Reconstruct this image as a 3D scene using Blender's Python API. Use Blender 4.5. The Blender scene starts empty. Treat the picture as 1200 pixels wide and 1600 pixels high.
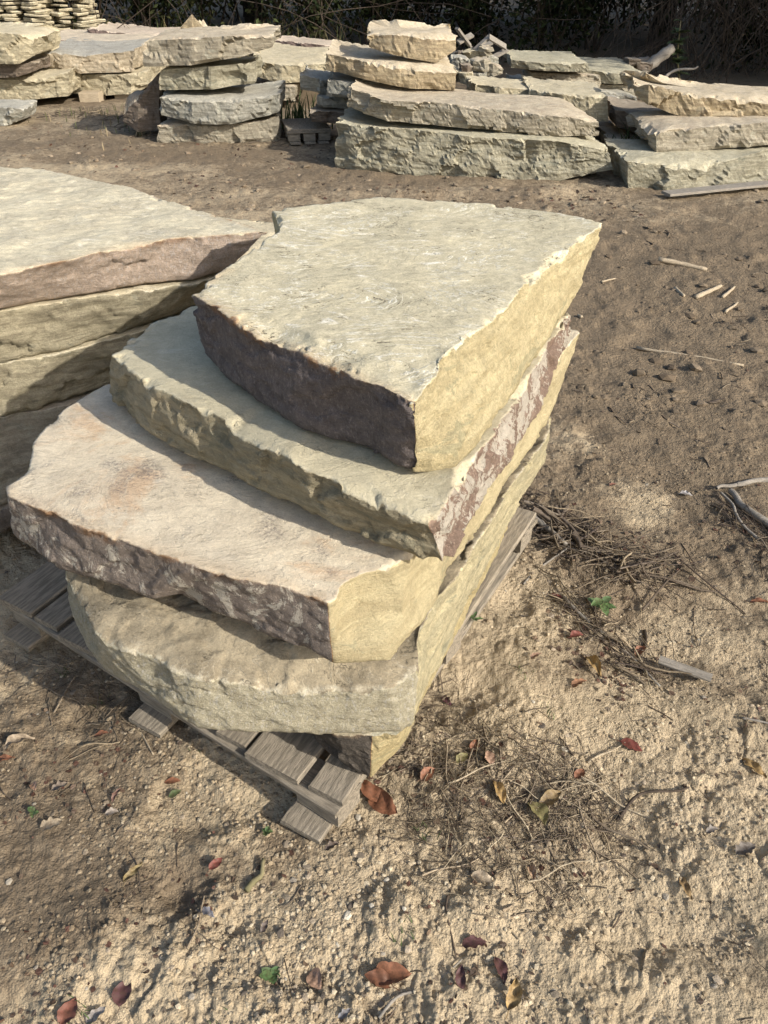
import bpy, math, random
import numpy as np
from mathutils import Vector
rnd = random.Random(7)
rng = np.random.default_rng(11)
scene = bpy.context.scene
col = scene.collection

# ------------------------------------------------------------------ camera, sky, sun, exposure
F = 1200.0; PITCH = math.radians(36.5); CAMH = 1.65
cam_d = bpy.data.cameras.new('camera')
cam_d.sensor_fit = 'VERTICAL'; cam_d.sensor_height = 24.0
cam_d.lens = 24.0 * F / 1600.0
cam_d.clip_start = 0.05; cam_d.clip_end = 800
cam = bpy.data.objects.new('camera', cam_d); col.objects.link(cam)
cam.location = (0, 0, CAMH); cam.rotation_euler = (math.pi/2 - PITCH, 0, 0)
scene.camera = cam

SUN_AZ, SUN_EL = math.radians(-36), math.radians(30)      # azimuth counted from +x towards +y
world = bpy.data.worlds.new('World'); scene.world = world; world.use_nodes = True
wn = world.node_tree.nodes; wl = world.node_tree.links
sky = wn.new('ShaderNodeTexSky'); sky.sky_type = 'NISHITA'; sky.sun_disc = False
sky.sun_elevation = SUN_EL; sky.sun_rotation = math.pi/2 - SUN_AZ
sky.air_density = 1.0; sky.dust_density = 2.2; sky.ozone_density = 0.6
wl.new(sky.outputs[0], wn['Background'].inputs[0]); wn['Background'].inputs[1].default_value = 0.145
sd = bpy.data.lights.new('sun', 'SUN'); sd.energy = 4.2; sd.angle = math.radians(0.6); sd.color = (1.0, 0.94, 0.84)
sun = bpy.data.objects.new('sun', sd); col.objects.link(sun)
sdir = Vector((math.cos(SUN_AZ)*math.cos(SUN_EL), math.sin(SUN_AZ)*math.cos(SUN_EL), math.sin(SUN_EL)))
sun.rotation_euler = sdir.to_track_quat('Z', 'Y').to_euler(); sun.location = (6, -6, 8)
scene.view_settings.view_transform = 'Standard'; scene.view_settings.look = 'None'
scene.view_settings.exposure = 0.5; scene.view_settings.gamma = 1.0
scene.view_settings.use_curve_mapping = False
scene.render.engine = 'CYCLES'

# ------------------------------------------------------------------ pixel -> point in the place
def ray(x, y):
    X = (x-600)/F; Y = -(y-800)/F
    return np.array([X, math.cos(PITCH)+Y*math.sin(PITCH), -math.sin(PITCH)+Y*math.cos(PITCH)])
def A(x, y, z):                    # on the level z
    d = ray(x, y); t = (z-CAMH)/d[2]; return np.array([0, 0, CAMH]) + d*t
def AY(x, y, Y):                   # on the upright plane at distance Y
    d = ray(x, y); return np.array([0, 0, CAMH]) + d*(Y/d[1])

# ------------------------------------------------------------------ noise
_p = np.random.default_rng(3).permutation(256); PERM = np.concatenate([_p, _p, _p])
_g = np.random.default_rng(5).normal(size=(256, 3)); GRAD = _g/np.linalg.norm(_g, axis=1)[:, None]
def perlin(p):
    p = np.asarray(p, dtype=np.float64)
    i = np.floor(p).astype(np.int64); f = p-i; i &= 255
    u = f*f*f*(f*(f*6-15)+10)
    out = 0
    for dx in (0, 1):
        wx = u[:, 0] if dx else 1-u[:, 0]
        for dy in (0, 1):
            wy = u[:, 1] if dy else 1-u[:, 1]
            for dz in (0, 1):
                wz = u[:, 2] if dz else 1-u[:, 2]
                h = PERM[PERM[PERM[(i[:, 0]+dx) & 255]+((i[:, 1]+dy) & 255)]+((i[:, 2]+dz) & 255)]
                g = GRAD[h]
                out = out + wx*wy*wz*(g[:, 0]*(f[:, 0]-dx)+g[:, 1]*(f[:, 1]-dy)+g[:, 2]*(f[:, 2]-dz))
    return out*1.5
def fbm(p, o=4, rough=0.5):
    p = np.asarray(p, float); s = 0; a = 1.0; n = 0
    for k in range(o):
        s = s + a*perlin(p*(2.03**k)+k*17.3); n += a; a *= rough
    return s/n
def facets(p, seed=0):
    """chipped look: every cell of a jittered grid is a plane tilted its own way (blocky fracture)"""
    i0 = np.floor(p).astype(np.int64)
    best = np.full(len(p), 1e9); val = np.zeros(len(p))
    for dx in (-1, 0, 1):
        for dy in (-1, 0, 1):
            for dz in (-1, 0, 1):
                c = i0+np.array([dx, dy, dz]); cc = c & 255
                h = PERM[PERM[PERM[(cc[:, 0]+seed) & 255]+cc[:, 1]]+cc[:, 2]]
                h2 = PERM[h+37]; h3 = PERM[h+91]
                ctr = c+np.stack([h, h2, h3], 1)/255.0
                d = p-ctr; dist = (d*d).sum(1)
                v = (GRAD[h2]*d).sum(1)+(h3/255.0-0.5)*0.55
                m = dist < best
                best = np.where(m, dist, best); val = np.where(m, v, val)
    return val
def sstep(a, b, x):
    t = np.clip((x-a)/(b-a), 0, 1); return t*t*(3-2*t)

# ------------------------------------------------------------------ object helpers
def tag(o, label=None, cat=None, group=None, kind=None):
    if label: o['label'] = label
    if cat: o['category'] = cat
    if group and kind != 'stuff': o['group'] = group
    if kind: o['kind'] = kind
    return o
def mesh_np(name, verts, faces, mat=None, attrs=None, smooth=True, quads=None):
    """verts (n,3); faces = list of int arrays (k,3) or (k,4)"""
    me = bpy.data.meshes.new(name)
    verts = np.asarray(verts, np.float32)
    me.vertices.add(len(verts)); me.vertices.foreach_set('co', verts.ravel())
    loops = np.concatenate([f.ravel() for f in faces]).astype(np.int32)
    tot = np.concatenate([np.full(len(f), f.shape[1], np.int32) for f in faces])
    st = np.concatenate([[0], np.cumsum(tot)[:-1]]).astype(np.int32)
    me.loops.add(len(loops)); me.loops.foreach_set('vertex_index', loops)
    me.polygons.add(len(tot)); me.polygons.foreach_set('loop_start', st)
    try: me.polygons.foreach_set('loop_total', tot)
    except Exception: pass
    me.polygons.foreach_set('use_smooth', np.full(len(tot), smooth, bool))
    me.update(calc_edges=True)
    if attrs:
        for k, v in attrs.items():
            v = np.asarray(v, np.float32)
            if v.ndim == 1:
                a = me.attributes.new(k, 'FLOAT', 'POINT'); a.data.foreach_set('value', v)
            else:
                a = me.attributes.new(k, 'FLOAT_COLOR', 'POINT')
                a.data.foreach_set('color', np.concatenate([v, np.ones((len(v), 1))], 1).astype(np.float32).ravel())
    if mat: me.materials.append(mat)
    return me
def link(name, me, parent=None, loc=(0, 0, 0)):
    o = bpy.data.objects.new(name, me); col.objects.link(o); o.location = loc
    if parent is not None: o.parent = parent
    return o
def empty(name, loc):
    o = bpy.data.objects.new(name, None); col.objects.link(o); o.location = loc; o.empty_display_size = 0.1
    return o

# ------------------------------------------------------------------ node helpers
class NT:
    def __init__(s, name):
        s.m = bpy.data.materials.new(name); s.m.use_nodes = True
        s.t = s.m.node_tree; s.b = s.t.nodes['Principled BSDF']; s.b.inputs['Roughness'].default_value = 0.9
        s.b.inputs['Specular IOR Level'].default_value = 0.25
    def n(s, typ, **kw):
        nd = s.t.nodes.new('ShaderNode'+typ)
        for k, v in kw.items(): setattr(nd, k, v)
        return nd
    def l(s, a, b): s.t.links.new(a, b)
    def inp(s, sock, v):
        if isinstance(v, bpy.types.NodeSocket): s.l(v, sock)
        else: sock.default_value = v
    def attr(s, name):
        a = s.n('Attribute', attribute_name=name); return a.outputs['Fac']
    def attrc(s, name):
        a = s.n('Attribute', attribute_name=name); return a.outputs['Color']
    def obj(s, scale=(1, 1, 1), rot=(0, 0, 0), off=(0, 0, 0)):
        tc = s.n('TexCoord'); mp = s.n('Mapping'); s.l(tc.outputs['Object'], mp.inputs[0])
        mp.inputs['Scale'].default_value = scale; mp.inputs['Rotation'].default_value = rot; mp.inputs['Location'].default_value = off
        return mp.outputs[0]
    def noise(s, vec, scale, det=5, rough=0.6, dist=0.0):
        nd = s.n('TexNoise'); s.l(vec, nd.inputs['Vector']); nd.inputs['Scale'].default_value = scale
        nd.inputs['Detail'].default_value = det; nd.inputs['Roughness'].default_value = rough; nd.inputs['Distortion'].default_value = dist
        return nd.outputs['Fac']
    def voro(s, vec, scale, feature='DISTANCE_TO_EDGE', rand=1.0):
        nd = s.n('TexVoronoi', feature=feature); s.l(vec, nd.inputs['Vector']); nd.inputs['Scale'].default_value = scale
        nd.inputs['Randomness'].default_value = rand
        return nd.outputs['Distance']
    def ramp(s, f, a, b, lo=0.0, hi=1.0):
        nd = s.n('MapRange', interpolation_type='SMOOTHSTEP'); s.inp(nd.inputs[0], f)
        nd.inputs[1].default_value = a; nd.inputs[2].default_value = b
        nd.inputs[3].default_value = lo; nd.inputs[4].default_value = hi
        return nd.outputs[0]
    def math(s, op, a, b=0.0, c=0.0):
        nd = s.n('Math', operation=op); s.inp(nd.inputs[0], a); s.inp(nd.inputs[1], b); s.inp(nd.inputs[2], c); return nd.outputs[0]
    def mix(s, f, a, b):
        nd = s.n('Mix', data_type='RGBA'); s.inp(nd.inputs[0], f)
        for sock, v in ((nd.inputs[6], a), (nd.inputs[7], b)):
            if isinstance(v, bpy.types.NodeSocket): s.l(v, sock)
            else: sock.default_value = (*v, 1)
        return nd.outputs[2]
    def bump(s, h, dist, strength=1.0, prev=None):
        nd = s.n('Bump'); s.l(h, nd.inputs['Height']); nd.inputs['Distance'].default_value = dist; nd.inputs['Strength'].default_value = strength
        if prev is not None: s.l(prev, nd.inputs['Normal'])
        return nd.outputs[0]

def rock_mat(name, top=((.46, .43, .32), (.37, .35, .26)), side=((.47, .40, .24), (.38, .32, .19)),
             zone=None, zwhite=0.0, rust=0.0, chalk=0.3, crack=0.3, patch=None, patch2=None, topfleck=0.5, rim=0.6, sc=1.0, sidewhite=0.0, grain=1.0):
    """side zone 0 = side colours, zone 1 = zone colours; edge = metres from the rim (+ on top, - down the wall)"""
    N = NT(name); v = N.obj(); edge = N.attr('edge'); zn = N.attr('zone')
    w = N.noise(v, 9*sc, 5, .65, .6); fine = N.noise(v, 130*sc, 6, .8); mid = N.noise(v, 30*sc, 5, .65, .3)
    # top ---------------------------------------------------
    c = N.mix(N.ramp(w, .35, .65), *top)
    if patch:       # (colour, threshold)
        c = N.mix(N.math('MULTIPLY', N.ramp(N.noise(v, 4.2*sc, 6, .7, .8), patch[1], patch[1]+.14), .75), c, patch[0])
    if patch2:
        g = N.math('MULTIPLY', N.ramp(N.noise(N.obj(off=(5, 3, 1)), 5*sc, 4, .6, .5), patch2[1], patch2[1]+.1), N.ramp(fine, .42, .6))
        c = N.mix(N.math('MULTIPLY', g, .7), c, patch2[0])
    # chalky veins, stretched one way
    vs = N.obj(scale=(1, 1.8, 1), rot=(0, 0, .5)); ch = N.noise(vs, 10*sc, 9, .74, .8)
    chm = N.math('MULTIPLY', N.math('MULTIPLY', N.ramp(ch, .56, .68), N.ramp(N.noise(v, 5, 3), .42, .6)), chalk*1.7)
    c = N.mix(N.math('MINIMUM', chm, .85), c, (.74, .71, .62))
    # split-face contours: thin layers that end in short crisp steps
    tn = N.math('MULTIPLY', N.noise(N.obj(scale=(1, 1.7, 1), rot=(0, 0, -.4)), 3.2*sc, 7, .62, .7), 16.0)
    fr = N.math('FRACT', tn); cm = N.ramp(N.noise(v, 9*sc, 4), .50, .56); cm2 = N.ramp(N.noise(N.obj(off=(4, 9, 2)), 8*sc, 4), .47, .53)
    stp = N.math('ADD', N.math('FLOOR', tn), N.ramp(fr, .0, .10))
    crk = N.math('MULTIPLY', N.ramp(N.math('ABSOLUTE', N.math('SUBTRACT', fr, .5)), .02, .07, 1, 0), N.math('MULTIPLY', cm, N.ramp(N.noise(N.obj(off=(7, 1, 5)), 17*sc, 3), .47, .53)))
    c = N.mix(N.math('MULTIPLY', N.math('MULTIPLY', N.ramp(fr, .24, .04), cm2), chalk*1.1), c, (.72, .69, .58))
    c = N.mix(N.math('MULTIPLY', crk, crack), c, (.09, .08, .06))
    c = N.mix(N.math('MULTIPLY', N.ramp(fine, .62, .78), topfleck*.5), c, (.2, .19, .15))
    c = N.mix(N.math('MULTIPLY', N.ramp(fine, .40, .25), topfleck*.5), c, (.62, .6, .5))
    # side --------------------------------------------------
    sv = N.obj(scale=(1, 1, 9)); sl = N.noise(sv, 5*sc, 8, .72, .5); big = N.noise(N.obj(scale=(1, 1, 3)), 5*sc, 6, .65, .9); sf = N.noise(sv, 45*sc, 5, .7)
    s = N.mix(N.ramp(sl, .41, .59), *side); s = N.mix(N.math('MULTIPLY', N.ramp(big, .60, .635), .6), s, (side[1][0]*.72, side[1][1]*.80, side[1][2]*.86))
    s = N.mix(N.math('MULTIPLY', N.ramp(sf, .55, .75), .35), s, tuple(x*.62 for x in side[1]))
    s = N.mix(N.math('MULTIPLY', N.ramp(fine, .45, .3), .3), s, tuple(min(.75, x*1.3) for x in side[0]))
    if sidewhite:
        s = N.mix(N.math('MULTIPLY', N.ramp(N.noise(v, 8*sc, 6, .75, .6), .58, .64), sidewhite), s, (.42, .42, .34))
    if zone:
        zc = N.mix(N.ramp(mid, .3, .7), *zone)
        zc = N.mix(N.math('MULTIPLY', N.ramp(fine, .5, .7), .5), zc, tuple(x*.6 for x in zone[1]))
        zc = N.mix(N.math('MULTIPLY', N.ramp(N.noise(N.obj(scale=(1, 1, .45)), 150, 4, .8), .52, .66), .42), zc, tuple(min(.6, x*1.9+.03) for x in zone[0]))
        if zwhite:
            zv = N.obj(scale=(1.0, 1.0, .55), rot=(.0, .5, 0)); wm = N.ramp(N.noise(zv, 12*sc, 8, .78, .7), .64-.14*zwhite, .67-.14*zwhite)
            zc = N.mix(N.math('MULTIPLY', wm, .85), zc, (.60, .55, .46))
        zt = N.math('ADD', zn, N.math('MULTIPLY', N.math('SUBTRACT', N.noise(v, 22, 5, .7), .5), .8))
        zf = N.ramp(zt, .44, .52)
        if rust:
            rb = N.math('MULTIPLY', N.ramp(zt, .30, .44), N.ramp(zt, .56, .48))
            s = N.mix(N.math('MULTIPLY', rb, .8), s, (.36, .17, .06))
        s = N.mix(zf, s, zc)
    # rim: pale crushed edge, rusty line ----------------------
    en = N.math('ADD', edge, N.math('MULTIPLY', N.math('SUBTRACT', N.noise(v, 28, 6, .75), .5), .035))
    c = N.mix(N.math('MULTIPLY', N.math('MULTIPLY', N.ramp(en, .014, .0), N.ramp(mid, .46, .58)), rim*.8), c, (.62, .58, .46))
    tot = N.mix(N.ramp(en, .002, -.002), c, s)
    if rust:
        rn = N.math('MULTIPLY', N.math('MULTIPLY', N.ramp(en, -.030, -.004), N.ramp(en, .008, .0)), N.ramp(zn, .4, .7))
        rn = N.math('MULTIPLY', rn, N.ramp(N.noise(v, 9, 7, .75), .46, .60))
        tot = N.mix(N.math('MULTIPLY', rn, rust), tot, (.24, .135, .07))
        rt = N.math('MULTIPLY', N.math('MULTIPLY', N.ramp(en, .045, .0), N.ramp(en, -.01, .003)), N.ramp(zn, .4, .7))
        tot = N.mix(N.math('MULTIPLY', rt, rust*.35), tot, (.40, .27, .15))
    gr = N.noise(v, 240*sc, 3, .85); gm = N.noise(v, 42*sc, 8, .8)
    val = N.math('ADD', N.math('MULTIPLY', N.ramp(gm, .30, .70), .42), N.math('MULTIPLY', N.ramp(gr, .3, .7), .34))
    val = N.math('ADD', N.math('MULTIPLY', val, grain), 1.04-.38*grain)
    hs_ = N.n('HueSaturation'); N.l(val, hs_.inputs['Value']); N.l(tot, hs_.inputs['Color']); tot = hs_.outputs[0]
    N.l(tot, N.b.inputs['Base Color'])
    topf = N.ramp(edge, -.004, .004)
    # relief: top = low flakes, side = bedding
    h = N.math('ADD', N.math('MULTIPLY', gm, .9), N.math('ADD', N.math('MULTIPLY', gr, .25), N.math('MULTIPLY', fine, .3)))
    h = N.math('SUBTRACT', h, N.math('MULTIPLY', crk, .5))
    h = N.math('ADD', h, N.math('MULTIPLY', stp, .30))
    hs = N.math('ADD', N.math('MULTIPLY', sl, .6), N.math('ADD', N.math('MULTIPLY', gm, 1.0), N.math('ADD', N.math('MULTIPLY', sf, .5), N.math('MULTIPLY', gr, .35))))
    b1 = N.bump(h, .0045, .8); b2 = N.bump(hs, .014, 1.0)
    mx = N.n('Mix', data_type='VECTOR'); N.l(topf, mx.inputs[0]); N.l(b2, mx.inputs[4]); N.l(b1, mx.inputs[5])
    N.l(mx.outputs[1], N.b.inputs['Normal'])
    return N.m

# ------------------------------------------------------------------ slabs
def slab(name, ctrl, mat, label, group, res=.006, cat='stone slab', amp=.016, chip=.02, chipw=.045, topamp=.003, bulge=.0, lay=.006, seed=0, steps=0.0, facet=.012, fsc=9.0, center=None, tag_it=True, fine=1.0, nscar=None, dents=(), wdents=()):
    """ctrl = [(top xyz, bottom xyz, zone)], round the outline. One solid mesh."""
    T = np.array([c[0] for c in ctrl], float); B = np.array([c[1] for c in ctrl], float); Z = np.array([c[2] for c in ctrl], float)
    area = sum(T[i][0]*T[(i+1) % len(T)][1]-T[(i+1) % len(T)][0]*T[i][1] for i in range(len(T)))
    if area < 0: T, B, Z = T[::-1], B[::-1], Z[::-1]
    n = len(T); Tn = np.roll(T, -1, 0); Bn = np.roll(B, -1, 0); Zn = np.roll(Z, -1, 0)
    seg = np.linalg.norm((Tn-T)[:, :2], axis=1)
    k = np.maximum(2, np.ceil(seg/res)).astype(int)
    tp, bp, zz = [], [], []
    # zone belongs to the segment that starts at the point
    for i in range(n):
        u = np.arange(k[i])/k[i]
        tp.append(T[i]+(Tn[i]-T[i])*u[:, None]); bp.append(B[i]+(Bn[i]-B[i])*u[:, None]); zz.append(np.full(k[i], Z[i]))
    tp = np.concatenate(tp); bp = np.concatenate(bp); zz = np.concatenate(zz)
    def blur(a, r):
        r = max(1, int(r)); ker = np.hanning(2*r+1); ker /= ker.sum()
        ap = np.concatenate([a[-r:], a, a[:r]]); 
        if a.ndim == 1: return np.convolve(ap, ker, 'valid')
        return np.stack([np.convolve(ap[:, j], ker, 'valid') for j in range(a.shape[1])], 1)
    rb = .014/res*max(1, res/.012)
    tp = blur(tp, rb); bp = blur(bp, rb); zz = blur(zz, max(1, .012/res))
    m = len(tp); C = tp.mean(0) if center is None else np.array(center, float)
    tan = blur(np.roll(tp, -1, 0)-np.roll(tp, 1, 0), .03/res+1); nrm = np.stack([tan[:, 1], -tan[:, 0], np.zeros(m)], 1)
    nrm /= np.linalg.norm(nrm, axis=1)[:, None]+1e-9
    off = np.array([seed*3.7, seed*1.9, seed*.7])
    # rim chips
    base = tp+off
    wb = base+np.stack([fbm(base*20, 3), fbm(base*20+9, 3), base[:, 2]*0], 1)*.03
    def chipf(q, d, cdz):
        qq = q*np.array([1, 1, .0]); wv = qq+np.stack([fbm(qq*18, 3), fbm(qq*18+9, 3), qq[:, 2]], 1)*.03
        cn = facets(wv*10, seed+21)*1.1+.45*facets(wv*24, seed+22)+fbm(qq*3, 2)*1.0-.05
        return np.clip(cn-d/cdz, 0, 1.2)*chip
    cd = chipf(base, 0, chipw)
    def wall_disp(p, zoneamp=1.0):
        q = p+off
        wq = q+np.stack([fbm(q*14+3, 3), fbm(q*14+8, 3), fbm(q*14+13, 3)], 1)*.03
        a = fbm(q*np.array([3.5, 3.5, 5]), 3, .5)*amp*1.3-np.abs(perlin(q*np.array([9, 9, 17])))*amp*.25
        t = q[:, 2]*42+fbm(q*np.array([4, 4, 4])+5, 3)*5; ti = np.floor(t)
        jj = np.stack([q[:, 0]*3.5, q[:, 1]*3.5, ti*7.31], 1)
        l = np.where(facets(jj, seed+3) > .0, 1, -1)*lay*.35+fbm(jj, 2)*lay*1.2
        f = facets(wq*np.array([fsc, fsc, fsc*1.6]), seed)*facet+facets(wq*np.array([fsc, fsc, fsc*1.6])*2.7, seed+9)*facet*(.30 if res < .012 else .14)
        return a+l+f+fbm(q*60, 3, .7)*.0035*fine
    hgt = np.linalg.norm(tp-bp, axis=1).mean()
    rsc = np.random.default_rng(seed+500); per = seg.sum(); big = 1.0 if res < .012 else 2.2
    if nscar is None: nscar = int(per*2.2) if big == 1 else int(per*3)
    sc_ = []
    for _ in range(nscar):
        i = rsc.integers(m); v = rsc.choice([rsc.uniform(0, .3), rsc.uniform(.7, 1.1), rsc.uniform(0, 1)])
        rr = rsc.uniform(.3, .8)*hgt*rsc.uniform(.6, 1.1); sc_.append((tp[i]*(1-v)+bp[i]*v, rr, rr*rsc.uniform(.06, .13)*(1 if big == 1 else 1.7), rsc.uniform(1, 2.2)))
    sc_ += [(np.array(w[0]), w[1], w[2], 1.0) for w in wdents]
    def scars(p):
        o = np.zeros(len(p))
        for c, rr, dp, st in sc_:
            e = (p-c); e[:, 2] *= st; k2 = (e*e).sum(1)/(rr*rr)
            o = np.maximum(o, dp*np.clip(1-k2, 0, 1)**.8)
        return o
    nv = max(4, int(hgt/res)); rows = []; eds = []
    for j in range(nv+1):
        v = j/nv; p = tp*(1-v)+bp*v
        p = p-np.array([0, 0, 1])*(cd*(1-v)**2)[:, None]
        d = wall_disp(p)+bulge*4*v*(1-v)-scars(p)
        # soften the lower arris a little
        low = sstep(.88, 1.0, np.full(m, v))*.006
        rows.append(p+nrm*(d-low)[:, None]); eds.append(-np.full(m, v)*hgt)
    rim_d = rows[0]-(tp-np.array([0, 0, 1])*cd[:, None])
    R = np.linalg.norm((tp-C)[:, :2], axis=1); nr = max(6, int(R.mean()/res))
    rows_t = []; ed_t = []
    for j in range(1, nr):
        r = 1-j/nr; d = (1-r)*R
        p = C+(tp-C)*r; p[:, 2] = C[2]+(tp[:, 2]-C[2])*r**5
        w = np.exp(-d/.03)
        p = p+rim_d*w[:, None]
        q = p+off
        dz = fbm(q*np.array([7, 7, 1]), 5, .5)*topamp*2.2*(1-w)
        if steps:
            s_ = fbm(q*np.array([3.2, 5.5, 1])+3, 4, .55)*5.0
            dz = dz+(np.floor(s_)+sstep(.0, .18, s_-np.floor(s_)))*steps*(1-w)
        dz = dz-chipf(q, d, chipw)
        for (dc, ra, rb2, an, dp) in dents:
            ex = p[:, 0]-dc[0]; ey = p[:, 1]-dc[1]; k2 = ((ex*math.cos(an)+ey*math.sin(an))/ra)**2+((-ex*math.sin(an)+ey*math.cos(an))/rb2)**2+fbm(q*30, 2)*.3
            dz = dz-dp*np.clip(1-k2, 0, 1)**.6
        p = p+np.stack([np.zeros(m), np.zeros(m), dz], 1)
        rows_t.append(p); ed_t.append(d)
    verts = rows_t[::-1]+rows; ed = ed_t[::-1]+eds
    V = np.concatenate(verts); E = np.concatenate(ed); ZN = np.tile(zz, len(verts))
    cz = C.copy(); cz[2] += (rows_t[-1][:, 2].mean()-C[2]); cb = bp.mean(0)
    ct = len(V); V = np.concatenate([V, [cz], [cb]]); E = np.concatenate([E, [R.mean()], [-hgt]]); ZN = np.concatenate([ZN, [0, 0]])
    L = len(verts); idx = np.arange(L*m).reshape(L, m); nx = np.roll(idx, -1, 1)
    q = np.stack([idx[:-1], idx[1:], nx[1:], nx[:-1]], -1).reshape(-1, 4)
    t1 = np.stack([np.full(m, ct), idx[0], nx[0]], -1); t2 = np.stack([np.full(m, ct+1), nx[-1], idx[-1]], -1)
    o0 = bp.mean(0).copy(); o0[2] = bp[:, 2].min()
    me = mesh_np(name, V-o0, [q, t1, t2], mat, {'edge': E, 'zone': ZN}, res < .012)
    o = link(name, me, None, tuple(o0))
    if tag_it: tag(o, label, cat, group)
    return o
#MATS
# rock kinds
M = {}
M['S1'] = rock_mat('greenish sandstone with dark end', top=((.51, .455, .315), (.44, .395, .275)), side=((.62, .53, .32), (.50, .42, .245)),
                   zone=((.205, .175, .165), (.135, .116, .112)), rust=1.0, chalk=.75, crack=1.0, topfleck=.45, rim=.7)
M['S2'] = rock_mat('olive sandstone with speckled purple side', top=((.48, .43, .30), (.42, .375, .26)), side=((.43, .37, .25), (.31, .27, .18)),
                   zone=((.30, .215, .165), (.22, .155, .12)), zwhite=1.0, rust=.25, grain=.6, chalk=.1, crack=.15, topfleck=.1, rim=.3)
M['S3'] = rock_mat('pink and cream sandstone', top=((.60, .52, .385), (.50, .43, .32)), side=((.60, .515, .315), (.49, .41, .245)),
                   zone=((.27, .225, .19), (.205, .17, .145)), zwhite=.85, rust=.9, chalk=.12, crack=.1,
                   patch=((.50, .35, .22), .52), patch2=((.16, .14, .13), .55), topfleck=.15, rim=.4, grain=.65)
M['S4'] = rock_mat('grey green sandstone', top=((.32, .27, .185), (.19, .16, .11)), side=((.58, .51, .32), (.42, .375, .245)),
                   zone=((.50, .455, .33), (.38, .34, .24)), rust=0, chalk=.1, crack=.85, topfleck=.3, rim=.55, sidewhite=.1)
M['S5'] = rock_mat('yellow sandstone with dark end', rim=.0, side=((.52, .43, .24), (.45, .37, .2)), zone=((.10, .085, .07), (.07, .06, .05)), rust=.7)
M['L1'] = rock_mat('tan sandstone with purple side', top=((.54, .485, .35), (.45, .40, .29)), side=((.40, .30, .24), (.31, .23, .185)),
                   zone=((.52, .41, .32), (.42, .33, .255)), rust=.75, chalk=.35, crack=.2, patch2=((.17, .16, .15), .60), rim=.3)
M['yellow'] = rock_mat('yellow sandstone', top=((.50, .44, .31), (.42, .365, .25)), side=((.46, .405, .28), (.31, .27, .185)), chalk=.2, sidewhite=.3, crack=.15)
M['olive'] = rock_mat('olive sandstone', top=((.40, .37, .27), (.34, .31, .22)), side=((.37, .345, .26), (.25, .23, .165)), chalk=.2, sidewhite=.15, crack=.15)
M['grey'] = rock_mat('blue grey sandstone', top=((.38, .36, .30), (.30, .285, .24)), side=((.36, .345, .29), (.24, .23, .19)), chalk=.3, sidewhite=.45, crack=.2)
M['tan'] = rock_mat('tan sandstone', top=((.44, .38, .28), (.36, .30, .22)), side=((.38, .34, .26), (.25, .22, .165)), chalk=.25, sidewhite=.4, crack=.2)
M['greytop'] = rock_mat('grey topped sandstone', top=((.36, .345, .30), (.29, .275, .235)), side=((.48, .41, .30), (.36, .30, .215)), chalk=.2, sidewhite=.4)
M['pink'] = rock_mat('pinkish sandstone', top=((.50, .43, .33), (.42, .36, .28)), side=((.34, .26, .21), (.25, .19, .155)), chalk=.2, sidewhite=.3)
M['brown'] = rock_mat('brown sandstone', top=((.30, .25, .19), (.24, .20, .15)), side=((.20, .16, .125), (.13, .105, .08)), chalk=.15, sidewhite=.1)
M['purple'] = rock_mat('purple sandstone', top=((.50, .42, .33), (.42, .35, .28)), side=((.20, .15, .13), (.14, .105, .095)), chalk=.2, sidewhite=.15)
M['orange'] = rock_mat('orange tan sandstone', top=((.48, .41, .30), (.40, .335, .235)), side=((.44, .36, .235), (.29, .23, .15)), chalk=.15, sidewhite=.12)

def solid(name, c1, c2, scale=30, stretch=(1, 1, 1), bump=.002, rough=.85, spec=.2, det=5, transl=0.0):
    N = NT(name); v = N.obj(scale=stretch); f = N.noise(v, scale, det, .65, .3)
    g = N.noise(v, scale*4, 4, .7)
    c = N.mix(N.ramp(f, .35, .65), c1, c2); c = N.mix(N.math('MULTIPLY', N.ramp(g, .55, .75), .4), c, tuple(x*.5 for x in c2))
    N.l(c, N.b.inputs['Base Color']); N.l(N.bump(N.math('ADD', f, g), bump), N.b.inputs['Normal'])
    N.b.inputs['Roughness'].default_value = rough; N.b.inputs['Specular IOR Level'].default_value = spec
    return N.m
M['wood'] = solid('weathered pallet wood', (.33, .285, .22), (.18, .155, .12), 14, (1, 9, 9), .003)
M['woodpale'] = solid('pale split wood', (.46, .38, .27), (.33, .27, .19), 20, (1, 8, 8), .002)
M['drift'] = solid('grey driftwood', (.30, .27, .23), (.20, .18, .15), 20, (1, 6, 6), .002)
M['twig'] = solid('dead twig bark', (.10, .075, .055), (.055, .042, .033), 40, (1, 1, 1), .001)
M['straw'] = solid('dead straw', (.26, .21, .14), (.13, .10, .07), 6, (1, 1, 1), .0005)
M['bark'] = solid('tree bark', (.06, .05, .04), (.035, .03, .025), 8, (1, 1, .3), .02)
M['vine'] = solid('dead vine', (.085, .065, .048), (.045, .035, .026), 9)
M['weed'] = solid('dry weed', (.22, .19, .11), (.13, .12, .06), 7)

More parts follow.
